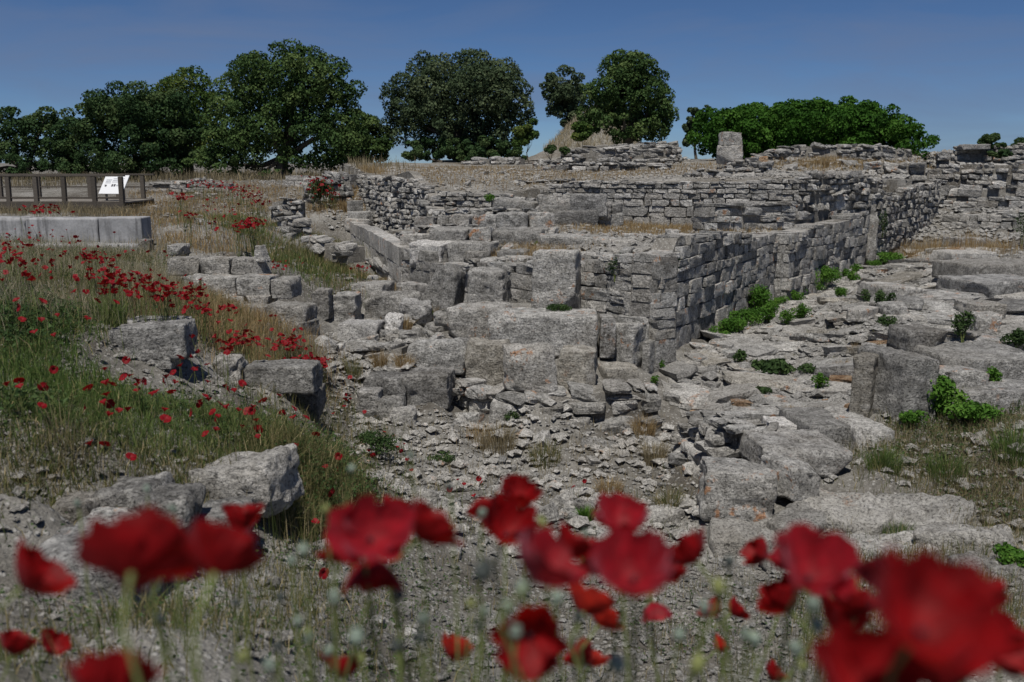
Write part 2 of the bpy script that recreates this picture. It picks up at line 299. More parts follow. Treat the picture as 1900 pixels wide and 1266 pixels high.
# ------------------------------------------------------------------ single blocks, measured: (left, top, right, bottom, distance, thickness, yaw), look, label, category
lone = [
 ((195, 609, 343, 662, 8.9, .42, -4), dict(mat='stone_dark', roll=-4, amp=.05), 'long dark squared block perched on small stones amid poppies', 'stone block'),
 ((227, 597, 336, 612, 9.5, .4, 0), dict(mat='stone_dark'), 'flat dark slab just behind the long perched block', 'stone slab'),
 ((262, 655, 318, 676, 8.9, .3, 0), dict(mat='stone'), 'small propping stone under the long perched block', 'stone'),
 ((390, 667, 446, 712, 10.4, .4, 0), dict(mat='stone', r=.3, amp=.09, strata=.06), 'rounded banded boulder left of the long low block', 'boulder'),
 ((447, 682, 588, 724, 10.5, .45, 4), dict(mat='stone', amp=.05), 'long low squared block at the end of the poppy slope', 'stone block'),
 ((540, 728, 592, 776, 10.9, .5, 0), dict(mat='stone_dark'), 'dark stone below the long low block', 'stone'),
 ((466, 457, 494, 481, 16.2, .25, 10), dict(mat='stone_pale', taper=.7, chip=.4), 'pointed pale stone standing on the top step', 'stone'),
 ((310, 455, 342, 470, 18.5, .4, 0), dict(mat='stone_pale', r=.2), 'pale flat stone in grass above the stepped wall', 'stone'),
 ((578, 538, 613, 590, 17.8, .3, 6), dict(mat='stone_dark', r=.04), 'small upright squared post stone beyond the stepped wall', 'standing stone'),
 ((612, 548, 664, 603, 18.0, .5, 6), dict(mat='stone', strata=.05), 'layered block beside the small upright post stone', 'stone block'),
 ((638, 530, 722, 549, 19.6, .9, 12), dict(mat='stone_pale', amp=.05), 'flat pale slab lying above the worn rounded rock', 'stone slab'),
 ((672, 551, 778, 606, 18.3, .8, 14), dict(mat='stone', r=.26, amp=.09), 'big worn rounded rock left of the white boulders', 'rock'),
 ((680, 513, 700, 526, 20.5, .3, 0), dict(mat='stone_white'), 'little white square stone by the far poppies', 'stone'),
 ((738, 528, 790, 552, 20.3, .4, 40), dict(mat='stone_dark', r=.04), 'low dressed kerb block at the foot of the bastion', 'stone block'),
 ((738, 562, 800, 596, 17.5, .5, 0), dict(mat='stone_white', r=.34, amp=.1), 'larger white rounded boulder in the rubble', 'boulder'),
 ((711, 586, 745, 622, 17.0, .4, 0), dict(mat='stone_white', r=.34, amp=.1), 'smaller white boulder beside a dry tuft', 'boulder'),
 ((804, 584, 835, 612, 16.6, .4, 0), dict(mat='stone_pale', r=.3, amp=.1), 'pale rounded stone against the long trough-like block', 'stone'),
 ((622, 604, 706, 634, 16.6, .7, 6), dict(mat='stone_white', r=.12), 'broad whitish slab left of the smaller white boulder', 'stone slab'),
 ((626, 634, 700, 652, 16.4, .5, 0), dict(mat='stone', r=.2), 'grey stone wedged under the broad whitish slab', 'stone'),
 ((778, 500, 868, 592, 17.9, .5, 22), dict(mat='stone', r=.1, taper=.45, tilt=-8, roll=14, amp=.06), 'leaning slab-like stone, leftmost of the three upright stones', 'standing stone'),
 ((869, 503, 946, 570, 17.6, .65, 14), dict(mat='stone', r=.1, amp=.05), 'stout squarish stone, middle of the three upright stones', 'standing stone'),
 ((988, 468, 1082, 582, 16.9, .62, 14), dict(mat='stone', r=.06, amp=.03, taper=.05), 'tall rectangular upright stone with a shrub at its foot', 'standing stone'),
 ((830, 574, 950, 632, 16.1, .8, 8), dict(mat='stone', r=.12, amp=.06), 'weathered block butting the left end of the long trough-like block', 'stone block'),
 ((905, 586, 1118, 660, 15.6, .85, 6), dict(mat='stone', r=.07, amp=.05, chip=.35), 'very long massive block below the tall upright stone', 'stone block'),
 ((1114, 592, 1146, 660, 15.6, .5, 4), dict(mat='stone_dark', r=.06), 'narrow upright block closing the right end of the very long block', 'stone block'),
 ((756, 638, 872, 696, 15.1, .55, 6), dict(mat='stone', r=.16, amp=.07), 'leftmost big block of the front row, worn sloping', 'stone block'),
 ((862, 640, 950, 716, 14.85, .55, 6), dict(mat='stone_tan', r=.06, amp=.04), 'tawny squared block in the front row, second from left', 'stone block'),
 ((932, 652, 1034, 732, 14.0, .6, -4), dict(mat='stone', r=.17, amp=.05), 'bulky rounded block, third in the front row', 'stone block'),
 ((1036, 654, 1114, 722, 14.5, .55, 10), dict(mat='stone_tan', r=.12, amp=.05), 'tan block at the right end of the front row', 'stone block'),
 ((1112, 684, 1186, 712, 15.0, .5, -8), dict(mat='stone_tan', r=.1), 'flat tan stone at the foot of the bastion corner', 'stone'),
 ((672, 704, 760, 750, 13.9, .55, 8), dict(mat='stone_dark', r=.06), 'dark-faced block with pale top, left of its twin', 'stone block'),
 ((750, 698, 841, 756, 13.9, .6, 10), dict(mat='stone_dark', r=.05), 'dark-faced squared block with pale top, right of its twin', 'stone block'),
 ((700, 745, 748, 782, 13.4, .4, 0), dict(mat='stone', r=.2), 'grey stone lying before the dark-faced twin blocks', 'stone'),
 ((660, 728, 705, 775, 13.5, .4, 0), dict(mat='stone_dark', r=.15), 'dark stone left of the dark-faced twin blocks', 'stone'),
 ((722, 762, 772, 796, 13.1, .35, 0), dict(mat='stone_pale', r=.25), 'pale rounded stone fallen before the foundation rubble', 'stone'),
 # right side
 ((1592, 664, 1650, 770, 12.5, .55, 30), dict(mat='stone_tan', r=.04, nchop=1), 'broad block with tan face, left half of the leaning pair', 'stone block'),
 ((1638, 668, 1742, 788, 12.2, .9, -24), dict(mat='stone', r=.035, amp=.045, chip=.2, roll=4, nchop=2), 'great tooled block, right half of the leaning pair', 'stone block'),
 ((1672, 615, 1766, 652, 14.6, .7, -10), dict(mat='stone_dark', r=.1), 'dark-sided block behind the leaning pair', 'stone block'),
 ((1622, 534, 1716, 556, 19.2, 1.0, -14), dict(mat='stone_pale', r=.1, roll=3, amp=.05), 'thick pale slab tilted up on the rocky street', 'stone slab'),
 ((1575, 575, 1640, 592, 17.6, .35, -45), dict(mat='stone_pale', r=.08), 'narrow beam-like slab leaning under the tilted slab', 'stone slab'),
 ((1640, 566, 1690, 592, 17.8, .5, 0), dict(mat='stone', r=.15), 'squat stone below the tilted slab', 'stone'),
 ((1800, 566, 1870, 600, 17.4, .7, -6), dict(mat='stone', r=.07), 'squared block on the stepped slabs, far right', 'stone block'),
 ((1812, 585, 1864, 622, 16.8, .5, -6), dict(mat='stone', r=.1), 'worn block below the squared block, far right', 'stone block'),
 ((1745, 668, 1960, 712, 13.6, 1.3, -6), dict(mat='stone', r=.08, amp=.05), 'long wide slab ledge at the right edge', 'stone slab'),
 ((1746, 690, 1842, 722, 12.9, .5, -4), dict(mat='stone', r=.36, amp=.05), 'rounded oblong boulder under the slab ledge', 'boulder'),
 ((1748, 728, 1960, 778, 12.6, .9, -4), dict(mat='stone_dark', r=.1, strata=.05), 'layered lower slab at the right edge above the grass', 'stone slab'),
 ((1780, 492, 1960, 524, 22.5, 1.5, -8), dict(mat='stone', r=.07), 'upper long slab step at the right edge', 'stone slab'),
 ((1790, 524, 1960, 556, 20.4, 1.4, -8), dict(mat='stone_dark', r=.07), 'second long slab step at the right edge', 'stone slab'),
 ((1755, 470, 1860, 492, 25.5, 1.2, -8), dict(mat='stone_pale', r=.07), 'pale flat slab beyond the long slab steps', 'stone slab'),
 ((1860, 486, 1940, 512, 24, .7, -8), dict(mat='stone', r=.16), 'grey oblong block by the bare shrub', 'stone block'),
 ((1759, 442, 1830, 458, 30, .6, -4), dict(mat='stone_dark', r=.04), 'dark dressed block at the foot of the right terrace walls', 'stone block'),
 # right foreground
 ((1306, 884, 1452, 968, 10.0, .6, 8), dict(mat='stone', r=.05, amp=.05, strata=.04, chip=.22, roll=5, nchop=2), 'large front block with orange lichen on its top', 'stone block'),
 ((1436, 874, 1524, 926, 10.2, .6, -20), dict(mat='stone', r=.05, chip=.25, roll=6, nchop=3), 'broken lichen-topped block right of the large front block', 'stone block'),
 ((1396, 838, 1590, 878, 10.8, .95, -8), dict(mat='stone_dark', r=.06, amp=.07, roll=5, strata=.05, nchop=3), 'long dark slab overhanging the paved gap', 'stone slab'),
 ((1488, 794, 1592, 830, 11.9, 1.1, -6), dict(mat='stone', r=.05, nchop=2), 'broad grey block behind the long dark slab', 'stone block'),
 ((1582, 802, 1664, 842, 11.6, 1.0, -10), dict(mat='stone', r=.07, nchop=3), 'rough grey block right of the broad grey block', 'stone block'),
 ((1430, 790, 1490, 812, 12.3, .5, 0), dict(mat='stone_white', r=.1), 'whitish flat stone before the broad grey block', 'stone'),
 # left foreground
 ((350, 872, 530, 962, 6.3, .5, 12), dict(mat='stone_pale', r=.12, amp=.07, chip=.35, roll=-9), 'big pale broken block beneath the green grass bank', 'stone block'),
 ((165, 915, 290, 972, 5.7, .4, 4), dict(mat='stone_dark', r=.2, amp=.05, roll=-8), 'smooth dark oblong stone left of the big pale block', 'stone'),
 ((74, 945, 165, 1000, 5.5, .35, 0), dict(mat='stone_dark', r=.2, amp=.05, roll=-8), 'smaller dark stone at the left end of the bank stones', 'stone'),
 ((236, 935, 345, 1010, 5.5, .4, 0), dict(mat='stone_dark', r=.2, amp=.06), 'dark stone set below the smooth oblong stone', 'stone'),
 ((120, 985, 235, 1040, 5.2, .4, 0), dict(mat='stone', r=.2, amp=.06), 'grey stone between the bank stones and the lowest boulder', 'stone'),
 ((345, 960, 450, 1020, 5.8, .4, 0), dict(mat='stone_dark', r=.15, amp=.07), 'grey stone tucked under the big pale block', 'stone'),
 ((10, 1045, 258, 1172, 4.2, .5, 6), dict(mat='stone_dark', r=.2, amp=.06, roll=-6), 'huge smooth dark boulder at the lower left corner', 'boulder'),
 ((255, 1040, 330, 1095, 4.7, .35, 0), dict(mat='stone', r=.2, amp=.06), 'small grey stone right of the huge dark boulder', 'stone'),
]

# ------------------------------------------------------------------ the ground
class RBF:                            # smooth sheet through measured ground points
    def __init__(s, pts, lam=0.02):
        p = np.array(pts, float); s.x = p[:, :2]; n = len(p)
        K = s.k(np.linalg.norm(s.x[:, None] - s.x[None], axis=2)) + lam * np.eye(n)
        Q = np.c_[np.ones(n), s.x]
        A = np.block([[K, Q], [Q.T, np.zeros((3, 3))]])
        sol = np.linalg.solve(A, np.r_[p[:, 2], 0, 0, 0]); s.w = sol[:n]; s.c = sol[n:]
    @staticmethod
    def k(r): return -r               # biharmonic-like linear kernel: no overshoot
    def __call__(s, x, y):
        sh = np.shape(x); x = np.ravel(x); y = np.ravel(y); o = np.empty(len(x))
        for a in range(0, len(x), 40000):
            q = np.c_[x[a:a + 40000], y[a:a + 40000]]
            r = np.sqrt((q[:, None, 0] - s.x[None, :, 0]) ** 2 + (q[:, None, 1] - s.x[None, :, 1]) ** 2)
            o[a:a + 40000] = s.k(r) @ s.w + s.c[0] + q @ s.c[1:]
        return o.reshape(sh)
gz = [(1215, 695, 0.0), (1445, 570, 0.1), (1640, 500, 0.2), (1750, 480, 0.35), (1900, 470, 0.6), (1340, 700, 0.0), (1450, 680, 0.02),
      (1550, 640, 0.06), (1700, 560, 0.25), (1800, 650, 0.4), (1900, 600, 0.6), (1800, 540, 0.45), (1600, 560, 0.15), (1380, 740, 0.0), (1560, 740, 0.0),
      (1700, 790, 0.0), (1900, 800, 0.3), (1850, 720, 0.35),
      (900, 800, -0.5), (1150, 800, -0.45), (750, 800, -0.4), (850, 870, -0.5), (1100, 880, -0.55), (1230, 900, -0.55), (1000, 960, -0.5),
      (1250, 980, -0.5), (700, 900, -0.25), (1100, 1100, -0.35), (1100, 1250, -0.15), (700, 1100, 0.3), (600, 1000, 0.6), (600, 1200, 0.85),
      (1500, 1010, -0.4), (1700, 980, -0.3), (1850, 1000, -0.2), (1900, 1200, 0.1), (1500, 1200, -0.1), (1750, 850, -0.1), (1900, 870, 0.05),
      (1290, 800, -0.35), (1450, 800, -0.1), (1600, 850, -0.15),
      (570, 620, 0.75), (620, 760, 0.15), (650, 680, 0.1), (660, 640, 0.15), (700, 590, 0.35), (600, 620, 0.45), (800, 640, 0.15), (640, 820, 0.1),
      (480, 745, 0.9), (420, 690, 1.15), (270, 665, 1.55), (100, 640, 1.85), (300, 780, 1.5), (100, 780, 1.8), (500, 830, 1.05), (230, 860, 1.65),
      (440, 920, 1.15), (50, 880, 1.85), (300, 980, 1.35), (130, 1150, 1.45), (400, 1200, 1.3), (20, 1260, 1.7), (560, 780, 0.7),
      (60, 492, 1.62), (200, 500, 1.58), (200, 482, 1.55), (60, 480, 1.55), (130, 478, 1.56), (260, 482, 1.55), (120, 530, 1.7), (330, 560, 1.55), (450, 650, 1.2), (300, 600, 1.6), (500, 610, 1.0),
      (450, 460, 1.8), (520, 470, 1.3), (560, 500, 0.9), (640, 500, 0.6), (640, 460, 0.65), (740, 550, 0.45), (400, 420, 1.9), (550, 430, 1.5),
      (300, 400, 1.95), (600, 400, 1.6), (450, 370, 2.0), (250, 370, 2.0), (100, 396, 1.62), (0, 398, 1.62), (220, 390, 1.7)]
ctrl = [G(*g) for g in gz]
ctrl += [P(*g) for g in [(600, 345, 40), (500, 335, 50), (100, 345, 50), (300, 335, 46), (1800, 330, 42), (1900, 330, 42), (1850, 275, 50), (1950, 272, 50),
                         (1750, 285, 48), (1850, 430, 35), (1750, 430, 36)]]
ctrl += [(0, .6, 2.4), (-1, .8, 2.42), (1, .8, 2.38), (0, -3, 2.45), (-4, -2, 2.5), (4, -2, 2.4), (0, 1.4, 2.1), (1, 1.4, 2.05), (-1, 1.5, 2.15), (0, 2.3, 1.35),
         (2, 2.2, 1.3), (2, 4, .45), (0, 4, .5), (-1.4, 2.4, 1.6), (-3, 1, 2.3), (3, 1, 2.1), (3.5, 4, .3), (-4, 3, 2.0), (-6, 5, 2.0), (-8, 9, 2.0),
         (6, 5, .3), (9, 10, .4), (14, 18, .8), (18, 26, 1.2),
         (0, 22, .0), (5, 26, .1), (8, 32, .3), (2, 27, .2), (0, 31, .9), (0, 37, 2.0), (6, 36, 1.8), (11, 37, 1.6), (0, 44, 2.6), (8, 44, 2.7), (-6, 40, 2.3),
         (0, 52, 3.05), (10, 52, 3.1), (-12, 55, 2.4), (-25, 55, 2.4), (25, 55, 3.5), (0, 70, 3.0), (20, 75, 3.0), (-20, 75, 2.4), (40, 60, 3.3), (-45, 60, 2.3),
         (-40, 30, 2.0), (35, 30, 1.6), (-30, 5, 2.2), (30, 5, .8), (0, -30, 2.4), (30, -25, 2), (-30, -25, 2.4)]
for g, kw_, lb_, ct_ in lone:           # the ground carries the blocks
    if lb_.startswith(('pointed', 'long dark slab over', 'small propping', 'squared block on')): continue
    q_ = P((g[0] + g[2]) / 2, g[3], g[4]); ctrl.append((q_[0], q_[1] + g[5] * .5, q_[2] + .0)); ctrl.append((q_[0], q_[1] - .05, q_[2] - .04))
base = RBF(ctrl, .06)
def smooth(a, b, x): t = np.clip((x - a) / (b - a), 0, 1); return t * t * (3 - 2 * t)
def terrain(x, y, fine=True):
    z = base(np.clip(x, -48, 48), np.clip(y, -30, 80))
    r = np.maximum(np.maximum(np.abs(x) - 45, 0), np.maximum(y - 78, -28 - y).clip(0))
    k = smooth(0, 120, r); z = z * (1 - k) + k * (0.5 - 6 * smooth(100, 900, r))
    if fine:
        p = np.stack([np.ravel(x), np.ravel(y), np.zeros(np.size(x))], 1)
        near = np.ravel(1 - smooth(15, 60, r) * 0.5)
        n = 0.10 * fbm(p * 0.7, 3, 3) + 0.05 * fbm(p * 2.7, 3, 9)
        z = z + (n * near).reshape(np.shape(z))
    return z
def axis(a, b, step, lim0, lim1, grow=1.16):
    c = list(np.arange(a, b + 1e-6, step)); s = step
    while c[-1] < lim1: s *= grow; c.append(c[-1] + s)
    s = step
    while c[0] > lim0: s *= grow; c.insert(0, c[0] - s)
    return np.array(c)
def grid_mesh(name, xs, ys, Z, mat, smooth_=True):
    nx, ny = len(xs), len(ys); X, Y = np.meshgrid(xs, ys)
    V = np.stack([X.ravel(), Y.ravel(), Z.ravel()], 1)
    i = (np.arange(ny - 1)[:, None] * nx + np.arange(nx - 1)[None]).ravel()
    return mesh_np(name, V, np.stack([i, i + 1, i + nx + 1, i + nx], 1), mat, smooth_)
xs = axis(-13, 13, 0.125, -3500, 3500); ys = axis(0.0, 30, 0.125, -400, 5000)
X, Y = np.meshgrid(xs, ys)
obj('ground', grid_mesh('ground', xs, ys, terrain(X, Y), M['soil']), kind='structure')

# terraces: masses of fill held by the walls
def poly_in(poly, x, y):
    ins = np.zeros(np.shape(x), bool); n = len(poly); j = n - 1
    for i in range(n):
        xi, yi = poly[i]; xj, yj = poly[j]
        c = ((yi > y) != (yj > y)) & (x < (xj - xi) * (y - yi) / ((yj - yi) or 1e-9) + xi)
        ins ^= c; j = i
    return ins
class Terrace:
    def __init__(s, poly, pts, amp, name='terrace_ground', step=0.16, drop=2.6):
        s.poly = [tuple(p) for p in poly]; s.f = RBF(pts); s.amp = amp
        a = np.array(s.poly); x = np.arange(a[:, 0].min(), a[:, 0].max(), step); y = np.arange(a[:, 1].min(), a[:, 1].max(), step)
        X, Y = np.meshgrid(x, y); Z = s.z(X, Y); nx = len(x)
        ins = poly_in(s.poly, X[:-1, :-1] + step / 2, Y[:-1, :-1] + step / 2).ravel()
        i = (np.arange(len(y) - 1)[:, None] * nx + np.arange(nx - 1)[None]).ravel()[ins]
        F = np.stack([i, i + 1, i + nx + 1, i + nx], 1)
        E = np.concatenate([F[:, [0, 1]], F[:, [1, 2]], F[:, [2, 3]], F[:, [3, 0]]])
        key = np.sort(E, 1); _, inv, cnt = np.unique(key, axis=0, return_inverse=True, return_counts=True)
        B = E[cnt[inv.ravel()] == 1]
        V = np.stack([X.ravel(), Y.ravel(), Z.ravel()], 1); nv = len(V)
        W = V.copy(); W[:, 2] -= drop
        FF = np.concatenate([F, np.stack([B[:, 1], B[:, 0], B[:, 0] + nv, B[:, 1] + nv], 1)])
        used = np.unique(FF); mp_ = np.zeros(2 * nv, int); mp_[used] = np.arange(len(used))
        obj(name, mesh_np(name, np.concatenate([V, W])[used], mp_[FF], M['terrace'], False), kind='structure')
    def z(s, x, y):
        p = np.stack([np.ravel(x), np.ravel(y), np.ones(np.size(x))], 1)
        return s.f(x, y) + (s.amp * fbm(p * 1.3, 4, 31)).reshape(np.shape(x))
    def surf(s, x, y, z): return np.where(poly_in(s.poly, x, y), np.maximum(z, s.z(x, y)), z)
def xy(u, v, d): return P(u, v, d)[:2]
TA = Terrace([xy(752, 500, 22.1) + (.3, .35), xy(960, 500, 19.1) + (.3, .4), xy(1208, 500, 16.35) + (-.05, .35), xy(1440, 460, 23.2) + (-.4, .1), xy(1600, 440, 30) + (-.5, 0),
              xy(1660, 430, 33) + (-.6, 0), (9.5, 36), (-4, 36), xy(700, 440, 31) + (.4, .3)],
             [P(*g) for g in [(760, 474, 22), (830, 492, 20.6), (960, 492, 19), (1090, 494, 17.5), (1225, 478, 16.4), (1300, 446, 19), (1440, 440, 23.2), (1200, 436, 24),
                              (1300, 424, 27), (960, 466, 21.3), (950, 432, 23.3), (1060, 418, 25), (850, 427, 23), (780, 444, 24), (1150, 418, 27.5), (1600, 402, 30), (1480, 420, 26)]], 0.03)
TB = Terrace([xy(662, 330, 38.5) + (.3, .2), xy(692, 340, 34) + (.4, .2), xy(742, 340, 31) + (.4, .3), xy(790, 355, 30.6) + (0, .3), xy(900, 358, 29.8) + (0, .3), xy(1000, 360, 29.2) + (0, .3),
              xy(1100, 345, 28.5) + (0, .3), xy(1155, 340, 28.2) + (0, .3), xy(1300, 340, 27.6) + (0, .3), xy(1480, 340, 27.2) + (0, .3), xy(1560, 335, 28.5) + (-.1, .3), xy(1640, 345, 30.5) + (-.3, .2),
              xy(1730, 340, 38) + (-.4, .1), (17.5, 43), (18, 54), (-9, 54)],
             [P(*g) for g in [(665, 322, 38.5), (692, 328, 34), (742, 323, 31), (790, 357, 30.6), (900, 361, 29.8), (1000, 352, 29.2), (1100, 341, 28.5), (1300, 341, 27.6), (1480, 337, 27.2),
                              (1560, 328, 28.5), (1640, 338, 30.5), (1720, 335, 37), (900, 318, 40), (800, 312, 44), (1000, 318, 40), (1200, 316, 40), (1400, 303, 40), (1550, 300, 40), (1700, 292, 45),
                              (900, 304, 52), (1300, 297, 52), (700, 312, 45)]], 0.05, step=0.22, drop=1.6)
def surf(x, y):
    x = np.asarray(x, float); y = np.asarray(y, float)
    return TB.surf(x, y, TA.surf(x, y, terrain(x, y)))
_gx = np.arange(-34, 34, 0.1); _gy = np.arange(-2, 70, 0.1)
HG = surf(*np.meshgrid(_gx, _gy))
def hz(x, y):
    x = np.asarray(x, float); y = np.asarray(y, float)
    i = np.clip((x + 34) / 0.1, 0, len(_gx) - 2.001); j = np.clip((y + 2) / 0.1, 0, len(_gy) - 2.001)
    a = i.astype(int); b = j.astype(int); fx = i - a; fy = j - b
    return (HG[b, a] * (1 - fx) + HG[b, a + 1] * fx) * (1 - fy) + (HG[b + 1, a] * (1 - fx) + HG[b + 1, a + 1] * fx) * fy
_T = np.exp(np.linspace(math.log(1.2), math.log(75), 700))
def pick(u, v, up=0.0, dmin=1.2):     # where a sight line first meets the ground raised by `up`
    r = ray(u, v); t = _T[_T >= dmin] / r[1]; x = r[0] * t; y = r[1] * t; z = CAM_Z + r[2] * t
    h = z < hz(x, y) + up
    k = int(np.argmax(h)) if h.any() else len(t) - 1
    return np.array([x[k], y[k], float(hz(x[k], y[k]))])

# ------------------------------------------------------------------ stones
def cube_grid(nx, ny, nz):
    V = []; F = []; idx = {}
    n = (nx, ny, nz)
    def vid(a):
        if a not in idx: idx[a] = len(V); V.append([2 * a[k] / n[k] - 1 for k in range(3)])
        return idx[a]
    for ax in range(3):
        b, c = [(1, 2), (2, 0), (0, 1)][ax]
        for sgn in (0, 1):
            for i in range(n[b]):
                for j in range(n[c]):
                    q = []
                    for (di, dj) in ((0, 0), (1, 0), (1, 1), (0, 1)):
                        a = [0, 0, 0]; a[ax] = sgn * n[ax]; a[b] = i + di; a[c] = j + dj; q.append(vid(tuple(a)))
                    F.append(q if sgn else q[::-1])
    return np.array(V, float), np.array(F, int)
_cg = {}
def stone_mesh(name, dims, seed, n=(3, 2, 2), r=0.2, amp=0.05, freq=2.0, mat=None, smooth_=False, skew=0.08, chip=0.0, taper=0.0, strata=0.0, nchop=0):
    if n not in _cg: _cg[n] = cube_grid(*n)
    V, F = _cg[n]; V = V.copy(); h = np.array(dims) / 2; m = h.min()
    V = 0.55 * V + 0.45 * np.sin(V * math.pi / 2)
    rg = np.random.default_rng(seed); o = rg.uniform(-50, 50, 3); s = 1.0 / m
    p = V * h; rr = (r * m * 2 * (.55 + chip * 6 * np.clip(fbm(p * s * .8 + o + 9, 2, 5) + .15, 0, 1.1)))[:, None]; rr = np.minimum(rr, m * .95)
    q = np.clip(p, -(h - rr), h - rr); d = p - q; L = np.linalg.norm(d, axis=1, keepdims=True); nrm = d / np.maximum(L, 1e-6)
    p = q + nrm * rr * 1.0
    disp = fbm(p * s * freq * 0.5 + o, 4, seed % 97)
    p = p + nrm * (amp * m * 2 * disp + amp * .6 * m * 2 * fbm(p * s * freq * 2.4 + o, 3, 40))[:, None]
    if strata: p[:, :2] += nrm[:, :2] * (strata * m * np.sin(p[:, 2:3] / m * 5.5 + 2.2 * vnoise(p * s * 0.8 + o, 8)[:, None]))
    for _ in range(nchop):
        nv = rg.normal(size=3) * (1, 1, .8); nv /= np.linalg.norm(nv); dt = p @ nv; lim = dt.max() * rg.uniform(.74, .95)
        p = p - np.clip(dt - lim, 0, None)[:, None] * nv * .93
    k = rg.uniform(-skew, skew, 6)
    p[:, 0] += p[:, 2] * k[0] + p[:, 1] * k[1]; p[:, 2] += p[:, 0] * k[2] * 0.6 + p[:, 1] * k[3] * 0.6; p[:, 1] += p[:, 2] * k[4]
    if taper: p[:, 0] *= 1 - taper * (p[:, 2] / h[2] * 0.5 + 0.5)
    return mesh_np(name, p, F, mat or M['stone'], smooth_)
# a small library of shared masonry stones; unit height
LIB = {}
def lib(kind, asp, mat):
    key = (kind, asp, mat)
    if key not in LIB:
        prm = dict(ashlar=dict(r=.04, amp=.022, skew=.02, chip=.12), fitted=dict(r=.05, amp=.03, skew=.06, chip=.16, nchop=1), coarse=dict(r=.07, amp=.05, skew=.06, chip=.2, nchop=1), rubble=dict(r=.16, amp=.11, skew=.18, chip=.25, nchop=5), slab=dict(r=.12, amp=.09, skew=.12, chip=.25, nchop=5))[kind]
        LIB[key] = [stone_mesh(kind + '_stone', (asp, 1.3, 1), 100 * hash(key[0]) % 1000 + 7 * k + int(asp * 10), n=(4 if asp > 1.5 else 3, 2, 3 if kind != 'slab' else 2), mat=M[mat], **prm) for k in range(6)]
    return LIB[key]
def hash(s): return sum(ord(c) * (i + 3) for i, c in enumerate(s))
def pick_stone(kind, L, H, mat):
    a = L / H; asp = min((1.0, 1.6, 2.4, 3.6), key=lambda q: abs(math.log(q / a)))
    me = random.choice(lib(kind, asp, mat)); return me, asp

